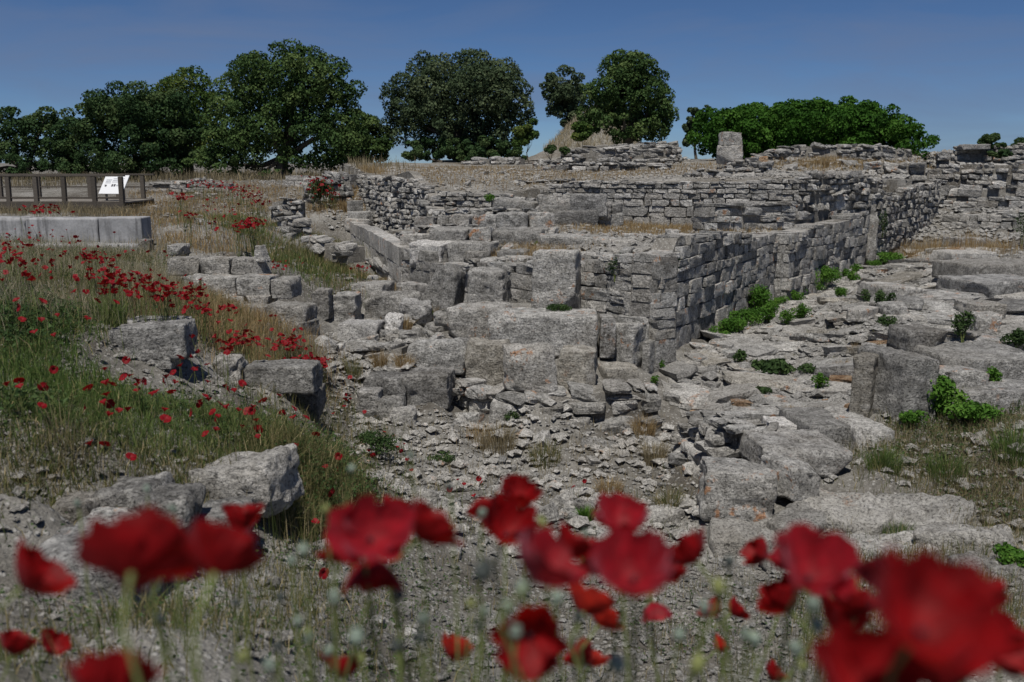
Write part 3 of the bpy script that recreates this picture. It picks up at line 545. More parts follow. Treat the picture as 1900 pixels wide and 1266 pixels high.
class Wall:
    def __init__(s, label, stations, courses, lens, kind='coarse', thick=0.4, mat='stone', jit=0.02, gap=0.012, name='ruined_masonry', cat='wall', group=None, inset=0.1, miss=0.0, batter=0.0, coremat='core', maxn=300):
        st = [list(q) for q in stations]
        # ground distances between given ones follow the straight plan of the wall
        kn = [i for i, q in enumerate(st) if q[3] is not None]
        for a, b in zip(kn, kn[1:]):
            for i in range(a + 1, b):
                t = (st[i][0] - st[a][0]) / (st[b][0] - st[a][0]); st[i][3] = 1 / ((1 - t) / st[a][3] + t / st[b][3])
        B = np.array([P(u, vb, d) for u, vt, vb, d in st]); T = np.array([P(u, vt, d)[2] for u, vt, vb, d in st])
        s.B, s.T = B, T
        seg = np.linalg.norm(np.diff(B[:, :2], axis=0), axis=1); A = np.r_[0, np.cumsum(seg)]; L = A[-1]
        c = B.mean(0); s.root = empty(name, c, label, cat, group); s.loc = c
        at = lambda q, arr: np.interp(q, A, arr)
        z0 = B[:, 2].min() - 0.12; ztop = T.max()
        def frame(q):
            e = 0.05; p = np.array([at(q, B[:, 0]), at(q, B[:, 1])])
            a_ = np.array([at(max(q - e, 0), B[:, 0]), at(max(q - e, 0), B[:, 1])]); b_ = np.array([at(min(q + e, L), B[:, 0]), at(min(q + e, L), B[:, 1])])
            t = (b_ - a_) / np.linalg.norm(b_ - a_); return p, t, np.array([-t[1], t[0]])
        # core of fill behind the facing
        n = max(2, int(L / 0.35)); qs = np.linspace(0.03, L - 0.03, n); V = []
        for q in qs:
            p, t, nr = frame(q); zb = z0 - .15; zt = max(at(q, T) - 0.07 + random.uniform(-.05, .01), zb + .1)
            f = p + nr * inset; f2 = p + nr * (inset + batter * (zt - z0)); g = p + nr * (max(thick, inset + .15) + batter * (zt - z0))
            V += [(*f, zb), (*f2, zt), (*g, zt - .01), (*g, zb)]
        V = np.array(V) - c; F = []
        for i in range(n - 1):
            a = 4 * i; b = a + 4
            F += [(a, b, b + 1, a + 1), (a + 1, b + 1, b + 2, a + 2), (a + 2, b + 2, b + 3, a + 3), (a, a + 3, b + 3, b)]
        F += [(0, 1, 2, 3), (4 * n - 1, 4 * n - 2, 4 * n - 3, 4 * n - 4)]
        obj('core', mesh_np('core', V, np.array(F), M[coremat]), s.root)
        z = z0; k = 0; cnt = 0; wav = {'ashlar': 0, 'fitted': .3, 'coarse': .3, 'rubble': .35, 'slab': .2}[kind]; sd = random.randint(0, 9999)
        def bound(zz, q_, k_, hh_): return zz + (wav * hh_ * float(vnoise(np.array([[q_ / max(lens[0] * 2.2, .3), k_ * 7.3, sd * .1]]), 3)[0]) if k_ else 0)
        while z < ztop - 0.03:
            h = courses[min(k, len(courses) - 1)] * random.uniform(.86, 1.14)
            ll = lens[min(k, len(lens) - 1)]
            q = random.uniform(-.5, -.1) * ll
            while q < L - .04:
                ln = ll * random.choice((.55, .7, .85, 1, 1.15, 1.4, 1.7)) * random.uniform(.9, 1.1)
                a_, b_ = max(q, 0), min(q + ln, L); q += ln
                if b_ - a_ < .35 * h: continue
                qm = (a_ + b_) / 2; zt = at(qm, T); zb = at(qm, B[:, 2])
                zl = bound(z, qm, k, h); zh = bound(z + h, qm, k + 1, h)
                if random.random() < miss or zl + h * .3 > zt or zh < zb - .05: continue
                hh = min(zh - zl, max(zt - zl + random.uniform(-.02, .04), h * .35)) * (1 if kind == 'ashlar' else random.uniform(.97, 1.03) if kind == 'fitted' else random.uniform(.9, 1.08))
                p, t, nr = frame(qm); lw = b_ - a_ - gap
                me, asp = pick_stone(kind, lw, hh, mat if isinstance(mat, str) else random.choice(mat))
                dp = thick * random.uniform(.8, 1.05) if kind != 'rubble' else thick * random.uniform(.6, .95)
                off = random.gauss(0, jit) + batter * (z - z0)
                loc = np.array([*(p + nr * (dp / 2 + off)), zl + hh / 2]) - c
                rj = {'ashlar': .006, 'fitted': .012, 'coarse': .03, 'rubble': .1, 'slab': .07}[kind]
                flip = math.pi if random.random() < .5 else 0
                o = (me, loc, (random.gauss(0, rj), random.gauss(0, rj), math.atan2(t[1], t[0]) + random.gauss(0, rj) + flip), (lw / asp, dp / 1.3, max(hh - gap, .03)))
                if kind in ('fitted', 'coarse') and hh > .2 and random.random() < .16:      # two thin stones instead of one
                    k_ = random.uniform(.35, .65)
                    for za, zb_ in ((0, k_), (k_, 1)):
                        hq = hh * (zb_ - za); mq, aq = pick_stone(kind, lw, hq, mat if isinstance(mat, str) else random.choice(mat))
                        obj('stone', mq, s.root, (loc[0], loc[1], loc[2] - hh / 2 + hh * (za + zb_) / 2), o[2], (lw / aq, dp / 1.3, hq - gap)); cnt += 1
                elif cnt < maxn: obj('stone', me, s.root, o[1], o[2], o[3]); cnt += 1
            z += h; k += 1
        s.n = cnt
HB = 0
def hero(u0, v0, u1, v1, d, t, yaw=0.0, mat='stone', parent=None, name='block', r=.07, amp=.045, chip=.24, skew=.04, taper=0.0, tilt=0.0, roll=0.0, strata=0.022, sink=0.05, n=None, label=None, cat=None, group=None, freq=1.6, nchop=4):
    """a block whose front face fills the measured rectangle at ground distance d; t = thickness, yaw in degrees (+ turns its front to the left)"""
    global HB; HB += 1
    c, s_ = math.cos(R(yaw)), abs(math.sin(R(yaw)))
    wpx = (u1 - u0) / FPX * d; W = max((wpx * (1.05 if parent is not None else .985) - t * s_ * .6) / c, wpx * .5)
    zt = P((u0 + u1) / 2, v0, d)[2]; zb = P((u0 + u1) / 2, v1, d)[2] - sink; H = zt - zb
    pc = P((u0 + u1) / 2, (v0 + v1) / 2, d)
    a = R(-yaw); nrm = np.array([-math.sin(a), math.cos(a)])          # into the block
    ctr = np.array([pc[0], pc[1] + t / 2 * c + W / 2 * s_ * .6, (zt + zb) / 2])
    sz = np.array([W, t, H]); q = sz / max(sz.max(), .01)
    nn_ = n or tuple(int(max(4, round(21 * x))) for x in q)
    me = stone_mesh(name, (W, t, H), 1000 + HB, n=nn_, r=r, amp=amp, chip=chip, skew=skew, taper=taper, strata=strata, mat=M[mat], smooth_=True, freq=freq, nchop=nchop)
    if parent is not None:
        return obj(name, me, parent.root if hasattr(parent, 'root') else parent, ctr - np.array(parent.loc if hasattr(parent, 'loc') else parent.location), (R(tilt), R(roll), a))
    return obj(name, me, None, ctr, (R(tilt), R(roll), a), label=label, cat=cat, group=group)

# ------------------------------------------------------------------ the walls of the citadel
front = Wall('coursed grey limestone front of the bastion, left of its sharp corner',
     [(745, 456, 550, 22), (790, 466, 570, None), (806, 489, 585, None), (900, 489, 605, None), (1000, 489, 640, None), (1084, 488, 665, None), (1130, 474, 680, None), (1216, 471, 694, 16)],
     [.36, .33, .3, .26, .22], [.75, .62, .55, .5], 'fitted', .5, ('stone', 'stone_pale', 'stone'), .012, .007)
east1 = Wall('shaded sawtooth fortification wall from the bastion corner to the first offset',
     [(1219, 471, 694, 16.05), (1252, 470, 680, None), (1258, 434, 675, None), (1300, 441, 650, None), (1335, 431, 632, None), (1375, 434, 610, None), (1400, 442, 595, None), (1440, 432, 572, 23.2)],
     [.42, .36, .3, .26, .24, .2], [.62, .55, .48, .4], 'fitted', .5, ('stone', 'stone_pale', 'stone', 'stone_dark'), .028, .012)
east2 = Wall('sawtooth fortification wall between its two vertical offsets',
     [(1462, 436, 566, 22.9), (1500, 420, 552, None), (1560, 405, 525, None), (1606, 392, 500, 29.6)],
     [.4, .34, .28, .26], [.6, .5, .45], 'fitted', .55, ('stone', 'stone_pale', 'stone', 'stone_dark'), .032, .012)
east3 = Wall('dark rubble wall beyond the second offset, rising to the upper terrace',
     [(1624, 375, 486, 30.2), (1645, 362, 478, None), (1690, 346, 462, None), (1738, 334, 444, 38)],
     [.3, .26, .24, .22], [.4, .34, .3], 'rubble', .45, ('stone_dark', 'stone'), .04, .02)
hero(1441, 437, 1466, 572, 23.0, .4, -20, 'stone_dark', east2, name='offset_block', n=(4, 4, 12))
hero(1604, 390, 1628, 495, 29.8, .45, -20, 'stone', east3, name='offset_block', n=(4, 4, 12))
for (a, b, c, d_, dd, m_) in [(1529, 376, 1580, 402, 29.4, 'stone_pale'), (1580, 380, 1626, 403, 29.8, 'stone'), (1535, 402, 1606, 420, 29.2, 'stone'), (1500, 385, 1528, 412, 28.6, 'stone_pale'), (1500, 412, 1600, 424, 28.4, 'stone')]:
    hero(a, b, c, d_, dd, .6, -10, m_, east2, chip=.3)
# corner stones of the bastion
for (a, b, c, d_, dd, t, yw) in [(1138, 604, 1197, 692, 15.75, .5, 30), (1196, 636, 1222, 696, 15.8, .4, 30), (1168, 548, 1228, 592, 16.2, .5, 30), (1150, 590, 1220, 628, 16.1, .5, 30), (1205, 470, 1254, 490, 16.4, .55, 10), (1180, 488, 1254, 512, 16.35, .5, 20)]:
    hero(a, b, c, d_, dd, t, yw, 'stone', front, name='corner_stone', chip=.3)

left = Wall('pale dressed ashlar wall running back from the bastion',
     [(640, 408, 456, 35), (680, 425, 490, None), (700, 434, 505, None), (746, 457, 550, 22.05)],
     [.42, .42, .4], [1.0, .9], 'ashlar', .45, 'stone_pale', .006, .01)
for (a, b, c, d_, dd) in [(649, 373, 665, 394, 34.2), (645, 394, 684, 408, 33.2), (642, 408, 684, 427, 32.8)]:
    hero(a, b, c, d_, dd, .6, 40, 'stone_pale', left, r=.04, chip=.12)
Wall('low stepped kerb of flat stones beneath the ashlar wall', [(628, 458, 472, 33), (680, 478, 500, None), (728, 500, 528, 23.5)], [.2], [.8], 'slab', .6, 'stone_pale', .03, .015)
Wall('bulging rubble revetment between the ashlar wall and upper plateau',
     [(655, 318, 372, 38), (690, 326, 425, 34), (742, 313, 450, 31), (775, 345, 440, 29.5), (800, 400, 440, 28)],
     [.2, .18, .17, .16], [.3, .27, .26], 'rubble', .4, ('stone_pale', 'stone'), .06, .02, miss=.02, batter=.1, maxn=420)
Wall('low coursed terrace wall of small stones under the stony plateau',
     [(783, 354, 402, 30.4), (900, 359, 402, 29.8), (1002, 366, 402, 29.3)], [.17, .15, .14], [.36, .33], 'coarse', .4, ('stone_pale', 'stone'), .03, .02)
Wall('long curved terrace wall with ashlar foot and thin courses above',
     [(1002, 352, 404, 29.2), (1060, 336, 406, 28.8), (1155, 336, 420, 28.2), (1230, 338, 422, 27.9), (1300, 338, 422, 27.6), (1390, 336, 420, 27.4), (1480, 333, 410, 27.2)],
     [.36, .33, .17, .15, .14, .13], [.62, .55, .36, .32], 'coarse', .4, ('stone_pale', 'stone_pale', 'stone'), .018, .014, maxn=300)
Wall('broken upper courses right of the curved terrace wall',
     [(1482, 330, 402, 27.2), (1560, 318, 396, 28.5), (1642, 332, 380, 30.5)], [.22, .2, .17, .16], [.42, .36], 'rubble', .4, ('stone', 'stone_dark', 'stone_pale'), .05, .02, miss=.03)
Wall('projecting stub of flat coursed stones before the curved wall',
     [(1300, 376, 434, 24.6), (1380, 376, 434, None), (1478, 374, 432, 25.4)], [.2, .2, .17, .22], [.55, .5, .45, .7], 'coarse', .5, ('stone', 'stone_pale'), .04, .014)

# great blocks stepping up on the bastion
tier = empty('stepped_block_terrace', P(920, 482, 21), 'stepped rows of large weathered blocks on top of the bastion', 'terrace wall')
for (a, b, c, d_, dd, t, yw, m_) in [
    (919, 371, 1000, 393, 25.2, .6, 8, 'stone_pale'), (999, 364, 1057, 390, 25, .7, 0, 'stone'), (1056, 362, 1127, 390, 25, .7, -4, 'stone_dark'),
    (1026, 391, 1108, 416, 24.9, .5, -4, 'stone_dark'), (1107, 376, 1132, 397, 25.1, .5, -8, 'stone_dark'), (1130, 378, 1155, 398, 25.3, .5, -8, 'stone_dark'), (1107, 397, 1154, 418, 25.2, .5, -8, 'stone'),
    (772, 405, 814, 421, 23.6, .6, 15, 'stone_dark'), (812, 402, 838, 420, 23.6, .6, 10, 'stone'), (836, 400, 879, 420, 23.4, .6, 8, 'stone_dark'), (878, 400, 924, 422, 23.5, .6, 5, 'stone'),
    (923, 396, 983, 426, 23.3, .7, 4, 'stone'), (982, 396, 1026, 426, 23.4, .7, 0, 'stone'),
    (798, 426, 873, 449, 21.8, .7, 14, 'stone_pale'), (872, 424, 917, 447, 21.8, .6, 8, 'stone'), (918, 428, 1011, 458, 21.6, .7, 6, 'stone'), (1002, 440, 1146, 464, 21, .7, 2, 'stone'),
    (764, 452, 838, 482, 21.3, .7, 25, 'stone_white'), (834, 452, 924, 483, 20.7, .7, 15, 'stone'), (745, 436, 800, 455, 22.6, .5, 30, 'stone_pale')]:
    hero(a, b, c, d_, dd, t, yw + random.gauss(0, 4), m_, tier, tilt=random.gauss(0, 3), roll=random.gauss(0, 2.2), name='block', chip=.3, amp=.05, skew=.05, r=.08, sink=.16, nchop=2)
def strip(label, st, h=.14, l=.26, t=.5): return Wall(label, st, [h, h * .9], [l, l * .85], 'rubble', t, ('stone', 'stone_pale', 'stone'), .07, .015, miss=.06, batter=.3)
strip('thin broken course behind the dark-faced row of great blocks', [(780, 392, 404, 24.6), (880, 388, 402, 24.5), (1000, 388, 400, 24.4)])
strip('thin broken course between the second and third rows of great blocks', [(770, 420, 432, 22.9), (860, 419, 430, 22.7), (1000, 424, 434, 22.5), (1030, 424, 436, 22.4)])
strip('rubble packing under the third row of great blocks', [(915, 458, 472, 20.9), (1010, 464, 478, 20.4), (1080, 464, 480, 20)])
strip('low rubble course along the dry grass ledge', [(860, 480, 491, 20.0), (930, 480, 491, 19.5), (992, 478, 491, 19.1)])
strip('broken rubble edge on the bastion top by the corner', [(1090, 476, 490, 17.9), (1150, 466, 480, 18), (1210, 462, 474, 17.6)])
strip('tumbled course climbing from the ashlar wall to the great blocks', [(705, 436, 452, 27), (745, 430, 448, 25.5), (790, 424, 446, 24.2)])
strip('low rubble line before the broad whitish slab', [(600, 640, 662, 16.0), (660, 650, 672, 15.6), (740, 640, 668, 15.4)], .15, .28)
strip('low rubble line between the twin blocks and the front row', [(640, 690, 712, 14.6), (700, 680, 702, 14.9), (760, 680, 704, 14.8)], .15, .28)
ledge = empty('ledge_slabs', P(1180, 470, 18), 'low slabs with orange lichen strewn over the bastion top', 'stone slabs')
for k, (a, b, c, d_, dd) in enumerate([(1080, 472, 1130, 482, 18), (1130, 462, 1180, 473, 18.6), (1140, 448, 1190, 458, 20), (1186, 455, 1240, 466, 18.8), (1218, 442, 1254, 456, 19.6), (1160, 436, 1215, 444, 22), (1240, 428, 1262, 440, 21), (1085, 484, 1140, 492, 17.6), (1140, 478, 1200, 486, 17), (860, 468, 905, 478, 20.4), (925, 466, 985, 476, 20), (940, 478, 990, 488, 19.4)]):
    hero(a, b, c, d_, dd, .5, random.uniform(-20, 20), random.choice(('stone', 'stone_pale')), ledge, name='slab', chip=.35, amp=.06, sink=.1, r=.14)

# ------------------------------------------------------------------ ruins on the plateau and the right slope
def ruin(label, st, c=(.2, .17), l=(.4, .34), kind='rubble', mats=('stone', 'stone_pale', 'stone_dark'), t=.6, jit=.08, miss=.05, **k):
    return Wall(label, st, list(c), list(l), kind, t, mats, jit, .02, miss=miss, batter=.25, **k)
ruin('rubble ridge below the round bush, left of the tall pillar', [(985, 303, 314, 44), (1030, 296, 314, 43.5), (1070, 288, 312, 43), (1120, 275, 310, 43), (1190, 268, 304, 43.5), (1270, 274, 300, 44)], (.22, .18), (.42,))
ruin('low rubble bank under the wide round tree', [(850, 297, 306, 50), (900, 291, 306, 49), (960, 292, 308, 48)], (.2,), (.4,))
ruin('loose rubble wall along the foot of the fig thicket', [(1400, 296, 312, 40), (1440, 276, 306, 40.5), (1500, 268, 300, 41), (1560, 270, 298, 41), (1625, 266, 290, 41.5), (1700, 277, 296, 42)], (.22, .18), (.45, .4))
ruin('small heap of stacked stones beside the pillar', [(1345, 300, 326, 36), (1400, 292, 326, 35.6), (1436, 308, 326, 35.4)], (.22, .2), (.4,))
ruin('long low wall of flat slabs on the upper terrace', [(1446, 320, 334, 33.5), (1500, 320, 336, 33), (1560, 318, 336, 33), (1600, 316, 336, 33.4)], (.26,), (.7,), 'slab', miss=0)
ruin('rough lower terrace wall of large stones at the right edge', [(1738, 400, 446, 36.5), (1800, 398, 448, 35.6), (1860, 392, 452, 35), (1930, 388, 458, 34.4)], (.38, .32, .28), (.75, .65, .6), 'coarse', ('stone', 'stone_pale'), jit=.06, miss=.02)
ruin('middle rubble terrace wall at the right edge', [(1738, 350, 404, 38.4), (1790, 352, 402, 37.8), (1850, 345, 398, 37.4), (1930, 340, 395, 37)], (.3, .26, .24), (.6, .5), 'coarse', ('stone', 'stone_pale', 'stone_dark'), miss=.03)
ruin('tumbled rubble wall below the bush-topped stack', [(1690, 318, 350, 40.6), (1750, 306, 352, 40), (1810, 300, 348, 39.6), (1870, 304, 345, 39.4), (1930, 300, 342, 39)], (.26, .22), (.5, .42))
ruin('ruined stone stack crowned with bushes on the right skyline', [(1735, 284, 312, 43), (1785, 272, 310, 42.6), (1850, 268, 308, 42.4), (1890, 268, 306, 42), (1940, 262, 304, 42)], (.24, .2), (.5, .42), mats=('stone', 'stone_dark'))
hero(1788, 268, 1838, 276, 42.2, .8, 0, 'stone_dark', label='long flat capping slab on the ruined stack at the right skyline', cat='stone slab', name='capping_slab')
ruin('pale straight footing wall beside the poppy bank', [(525, 328, 342, 40), (590, 326, 342, 39.6), (650, 322, 342, 39)], (.25,), (.9,), 'ashlar', ('stone_pale',), jit=.02, miss=0)
ruin('grey low wall line below the earth scarp, left of the poppy bank', [(262, 340, 352, 40), (350, 336, 350, 40), (425, 340, 350, 40)], (.2,), (.5,), 'coarse')
ruin('collapsed corner of rubble behind the poppy bush', [(560, 340, 368, 36), (630, 318, 372, 36), (660, 318, 380, 36.4)], (.22,), (.4,))
ruin('short square rubble pier beside the dry gully', [(511, 405, 440, 27), (545, 404, 440, 26.8), (580, 406, 438, 27)], (.2, .17), (.36,), 'coarse', miss=0)
ruin('broken footing continuing from the rubble pier', [(560, 440, 458, 26), (600, 446, 464, 25.6), (640, 452, 470, 25)], (.15,), (.36,))
ruin('grey rubble heap under the poppy bank', [(496, 372, 392, 32.5), (530, 366, 394, 32), (560, 372, 392, 32)], (.18,), (.34,))
ruin('little heap of dark stones among dry grass', [(356, 418, 442, 24), (376, 408, 442, 23.8), (400, 416, 442, 23.8)], (.2,), (.42,))

ruin('lower rubble step of the plateau ridge', [(1000, 308, 320, 39.5), (1080, 303, 319, 39), (1160, 300, 318, 39), (1250, 304, 316, 39.4)], (.2, .17), (.4,))
ruin('upper broken course of the plateau ridge under the compact oak', [(1040, 280, 296, 47), (1110, 268, 292, 47), (1200, 264, 286, 47), (1262, 262, 284, 47)], (.22, .2), (.45,))
ruin('broken stone line crossing the stony plateau', [(930, 338, 346, 32.5), (1000, 334, 344, 32), (1060, 330, 338, 31.6)], (.16,), (.4,))
ruin('tumbled courses between the pillar and the curved wall', [(1270, 318, 330, 32), (1330, 312, 330, 32), (1400, 316, 332, 31.6), (1440, 322, 334, 31.4)], (.2, .17), (.42,))
ruin('fallen blocks on the upper right terrace', [(1600, 300, 318, 37), (1660, 298, 322, 36.6), (1720, 304, 330, 36.4)], (.24, .2), (.5,))
pil = empty('stone_pillar', P(1358, 300, 37.5), 'tall two-piece square stone pillar before the fig thicket', 'pillar')
hero(1334, 270, 1384, 303, 37.5, .85, 12, 'stone_pale', pil, name='lower_block', r=.04, chip=.1, taper=.05)
hero(1338, 246, 1382, 270, 37.5, .8, 12, 'stone', pil, name='upper_block', r=.04, chip=.15, taper=.06, sink=.005)
hero(1398, 291, 1428, 304, 36.5, .6, 5, 'stone', label='flat stone thick with orange lichen right of the pillar', cat='stone', chip=.3, name='lichen_stone').data.materials[0] = M['stone_orange']

# ------------------------------------------------------------------ stepped block wall of the left bank
lw = empty('stepped_block_wall', P(440, 608, 15.4), 'three stepped courses of squared grey blocks holding the poppy slope', 'block wall')
for (a, b, c, d_, dd, yw, m_) in [(311, 480, 370, 511, 16.4, 6, 'stone'), (369, 481, 427, 511, 16.3, 6, 'stone'), (428, 482, 488, 511, 16.2, 6, 'stone_pale'),
    (339, 515, 374, 531, 15.9, 6, 'stone'), (374, 516, 440, 550, 15.8, 6, 'stone'), (440, 515, 502, 549, 15.7, 6, 'stone'), (503, 519, 545, 553, 15.6, 10, 'stone_pale'),
    (409, 551, 455, 565, 15.7, 4, 'stone'), (455, 550, 500, 565, 15.6, 4, 'stone_dark'),
    (420, 569, 497, 606, 15.3, 6, 'stone'), (496, 569, 575, 609, 15.1, 12, 'stone'), (493, 610, 552, 624, 15.0, 6, 'stone_dark'), (552, 600, 580, 640, 15.0, 20, 'stone_dark')]:
    hero(a, b, c, d_, dd, .55, yw, m_, lw, chip=.3, amp=.04, r=.08, sink=.02)
for geo_, kw, lb, ct in lone:
    hero(*geo_, label=lb, cat=ct, name={'stone block': 'stone_block', 'stone slab': 'flat_stone', 'standing stone': 'standing_stone'}.get(ct, ct), **kw)

Wall('irregular foundation rubble below the front row of blocks',
     [(835, 712, 772, 14.3), (880, 722, 786, 14.0), (960, 738, 800, 13.7), (1040, 732, 800, 13.7), (1120, 722, 796, 13.8), (1230, 722, 790, 13.9)], [.26, .2, .18, .16], [.45, .4, .36], 'rubble', .6, ('stone', 'stone_pale'), .07, .02, miss=.02, batter=.2)
Wall('heap of small packed stones below the rocky street',
     [(1232, 764, 840, 12.7), (1270, 770, 880, 12.0), (1320, 790, 898, 11.4), (1380, 800, 884, 11.4), (1440, 812, 880, 11.3)], [.17, .15, .14, .13], [.24, .22, .2], 'rubble', .5, ('stone', 'stone_pale'), .06, .015, batter=.35, maxn=300)

# marble seat courses on the left terrace
seat = empty('marble_bench_course', P(120, 474, 19.6), 'white dressed marble course with a plinth before the boardwalk', 'marble wall')
for (a, b, c, d_, dd, t) in [(-140, 404, 44, 452, 20.3, .55), (52, 405, 178, 452, 20.25, .55), (186, 404, 261, 453, 20.1, .55)]:
    hero(a, b, c, d_, dd, t, 0, 'marble', seat, name='marble_block', r=.025, amp=.006, chip=.05, skew=.004, sink=.01, nchop=0, strata=0)
for (a, b, c, d_) in [(-120, 454, 130, 478), (131, 454, 262, 478)]:
    hero(a, b, c, d_, 19.7, .6, 0, 'marble', seat, name='plinth_block', r=.03, amp=.008, chip=.06, skew=.004, sink=.05, nchop=0, strata=0)
hero(256, 446, 276, 474, 19.6, .3, 0, 'stone_dark', seat, name='end_block', r=.05)

# ------------------------------------------------------------------ rocky street on the right: slabs one can tell apart
def patch(name, poly_px, mat, step=.14, lift=.012):
    pts = [pick(u, v)[:2] for u, v in poly_px]; a = np.array(pts)
    x = np.arange(a[:, 0].min(), a[:, 0].max(), step); y = np.arange(a[:, 1].min(), a[:, 1].max(), step)
    X, Y = np.meshgrid(x, y); Z = hz(X, Y) + lift; nx = len(x)
    ins = poly_in(pts, X[:-1, :-1] + step / 2, Y[:-1, :-1] + step / 2).ravel()
    i = (np.arange(len(y) - 1)[:, None] * nx + np.arange(nx - 1)[None]).ravel()[ins]
    F = np.stack([i, i + 1, i + nx + 1, i + nx], 1); us = np.unique(F); mp_ = np.zeros(X.size, int); mp_[us] = np.arange(len(us))
    return obj(name, mesh_np(name, np.stack([X.ravel(), Y.ravel(), Z.ravel()], 1)[us], mp_[F], mat, True), kind='structure'), pts
street_poly = [(1240, 745), (1232, 706), (1330, 640), (1450, 570), (1600, 510), (1700, 470), (1860, 465), (1790, 520), (1780, 640), (1690, 650), (1590, 660), (1590, 790), (1480, 790), (1400, 800)]
M['bedrock'] = limestone('bedrock', (0.28, 0.276, 0.262), (0.45, 0.443, 0.42), (0.6, 0.59, 0.565), .45, .3)
street, spts = patch('rocky_street', street_poly, M['stone_pale'])
def sample_poly(pts, n):
    a = np.array(pts); lo, hi = a.min(0), a.max(0); out = np.empty((0, 2))
    while len(out) < n:
        q = RNG.uniform(lo, hi, (n * 3, 2)); q = q[poly_in([tuple(p) for p in pts], q[:, 0], q[:, 1])]; out = np.concatenate([out, q])
    return out[:n]
def slabs(parent, pts, n, smin, smax, kind='slab', mats=('stone', 'stone_pale', 'stone_pale') * 5 + ('stone_orange', 'stone_tan'), name='slab', sep=.62, hgt=(.1, .2)):
    q = sample_poly(pts, n * 8); got = []
    for x, y in q:
        s = random.uniform(smin, smax) * (1 + .02 * y)
        if all((x - a) ** 2 + (y - b) ** 2 > (sep * (s + c) / 2) ** 2 for a, b, c in got):
            got.append((x, y, s))
            if len(got) >= n: break
    for x, y, s in got:
        h = random.uniform(*hgt); a = random.choice((1.0, 1.6)); me = random.choice(lib('slab', a, random.choice(mats)))
        e = .25; gx = float(hz(x + e, y) - hz(x - e, y)) / (2 * e); gy = float(hz(x, y + e) - hz(x, y - e)) / (2 * e)
        obj(name, me, parent, (x, y, float(hz(x, y)) + h * .12), (max(-.2, min(.2, math.atan(gy) * .8)) + random.gauss(0, .04), max(-.2, min(.2, -math.atan(gx) * .8)) + random.gauss(0, .04), random.gauss(-.45, .5)), (s / a * 1.15, s * random.uniform(.5, .8) / 1.3, h))
    return len(got)
slabs(street, spts, 90, .45, .9, sep=.75, mats=('stone', 'stone_pale', 'stone_pale', 'stone_tan'))
slabs(street, spts, 205, .16, .42, sep=.7, hgt=(.07, .16), mats=('stone', 'stone_pale', 'stone_pale') * 3 + ('stone_orange',))
def flat_rock(u, v, W, D, H, yaw, name, parent=None, mat='bedrock', lift=.3, **t):
    global HB; HB += 1
    c = pick(u, v); e = .5; gx = float(hz(c[0] + e, c[1]) - hz(c[0] - e, c[1])) / (2 * e); gy = float(hz(c[0], c[1] + e) - hz(c[0], c[1] - e)) / (2 * e)
    me = stone_mesh(name, (W, D, H), 4000 + HB, n=(22, 16, 4), r=.16, amp=.16, chip=.3, skew=.06, mat=M[mat], smooth_=True, freq=.8, nchop=9)
    return obj(name, me, parent, (c[0], c[1], c[2] + H * (lift - .5)), (math.atan(gy), -math.atan(gx), R(yaw)), None, **t)
for u, v, W, D, H, yw, lb in [(1560, 958, 1.0, .7, .34, -28, 'broad pale bedrock sheet right of the large front block'), (1700, 958, 1.15, .62, .3, -22, 'pale bedrock sheet with grass along its far edge'), (1640, 1022, 1.1, .6, .32, -20, 'cracked bedrock sheet above the right poppy cluster'),
                              (1800, 1000, .95, .6, .32, -30, 'lower bedrock sheet at right with grass on its edge'), (1865, 1062, .9, .5, .3, -35, 'bedrock sheet at the right edge behind the largest bloom'),
                              (1385, 1000, .95, .6, .36, 10, 'bedrock lump in front of the large front block'), (1478, 985, .7, .45, .36, 48, 'bedrock floor in the gap beneath the overhanging slab'), (1480, 1050, .7, .45, .28, -15, 'small bedrock lump above the bowl-shaped right poppy'),
                              (1150, 950, .8, .45, .3, 5, 'flat whitish rock on the court behind the lone pinkish poppy'), (1060, 945, .55, .3, .25, -10, 'flat orange-tinged rock on the court left of the whitish one'),
                              (1225, 965, .5, .35, .3, 30, 'grey rock at the right of the court rocks'), (1110, 830, .6, .35, .16, 0, 'flat worn stone sunk in the middle of the court'), (940, 915, .7, .3, .2, 10, 'pale tan flat rock behind the topmost central poppy'),
                              (1160, 1010, .6, .4, .25, 0, 'grey rock below the court rocks, behind the pale-sheened poppy'), (800, 935, .5, .35, .3, 0, 'rough grey rock left of the pale tan flat rock')]:
    flat_rock(u, v, W, D, H, yw, 'bedrock_outcrop' if W > .85 else 'flat_rock', label=lb, cat='rock')
ledge2, lpts = patch('stepped_rock_ledge', [(1720, 560), (1790, 500), (1930, 520), (1930, 690), (1780, 660)], M['stone'], .14, .02)
slabs(ledge2, lpts, 60, .5, 1.2, mats=('stone', 'stone_dark'))

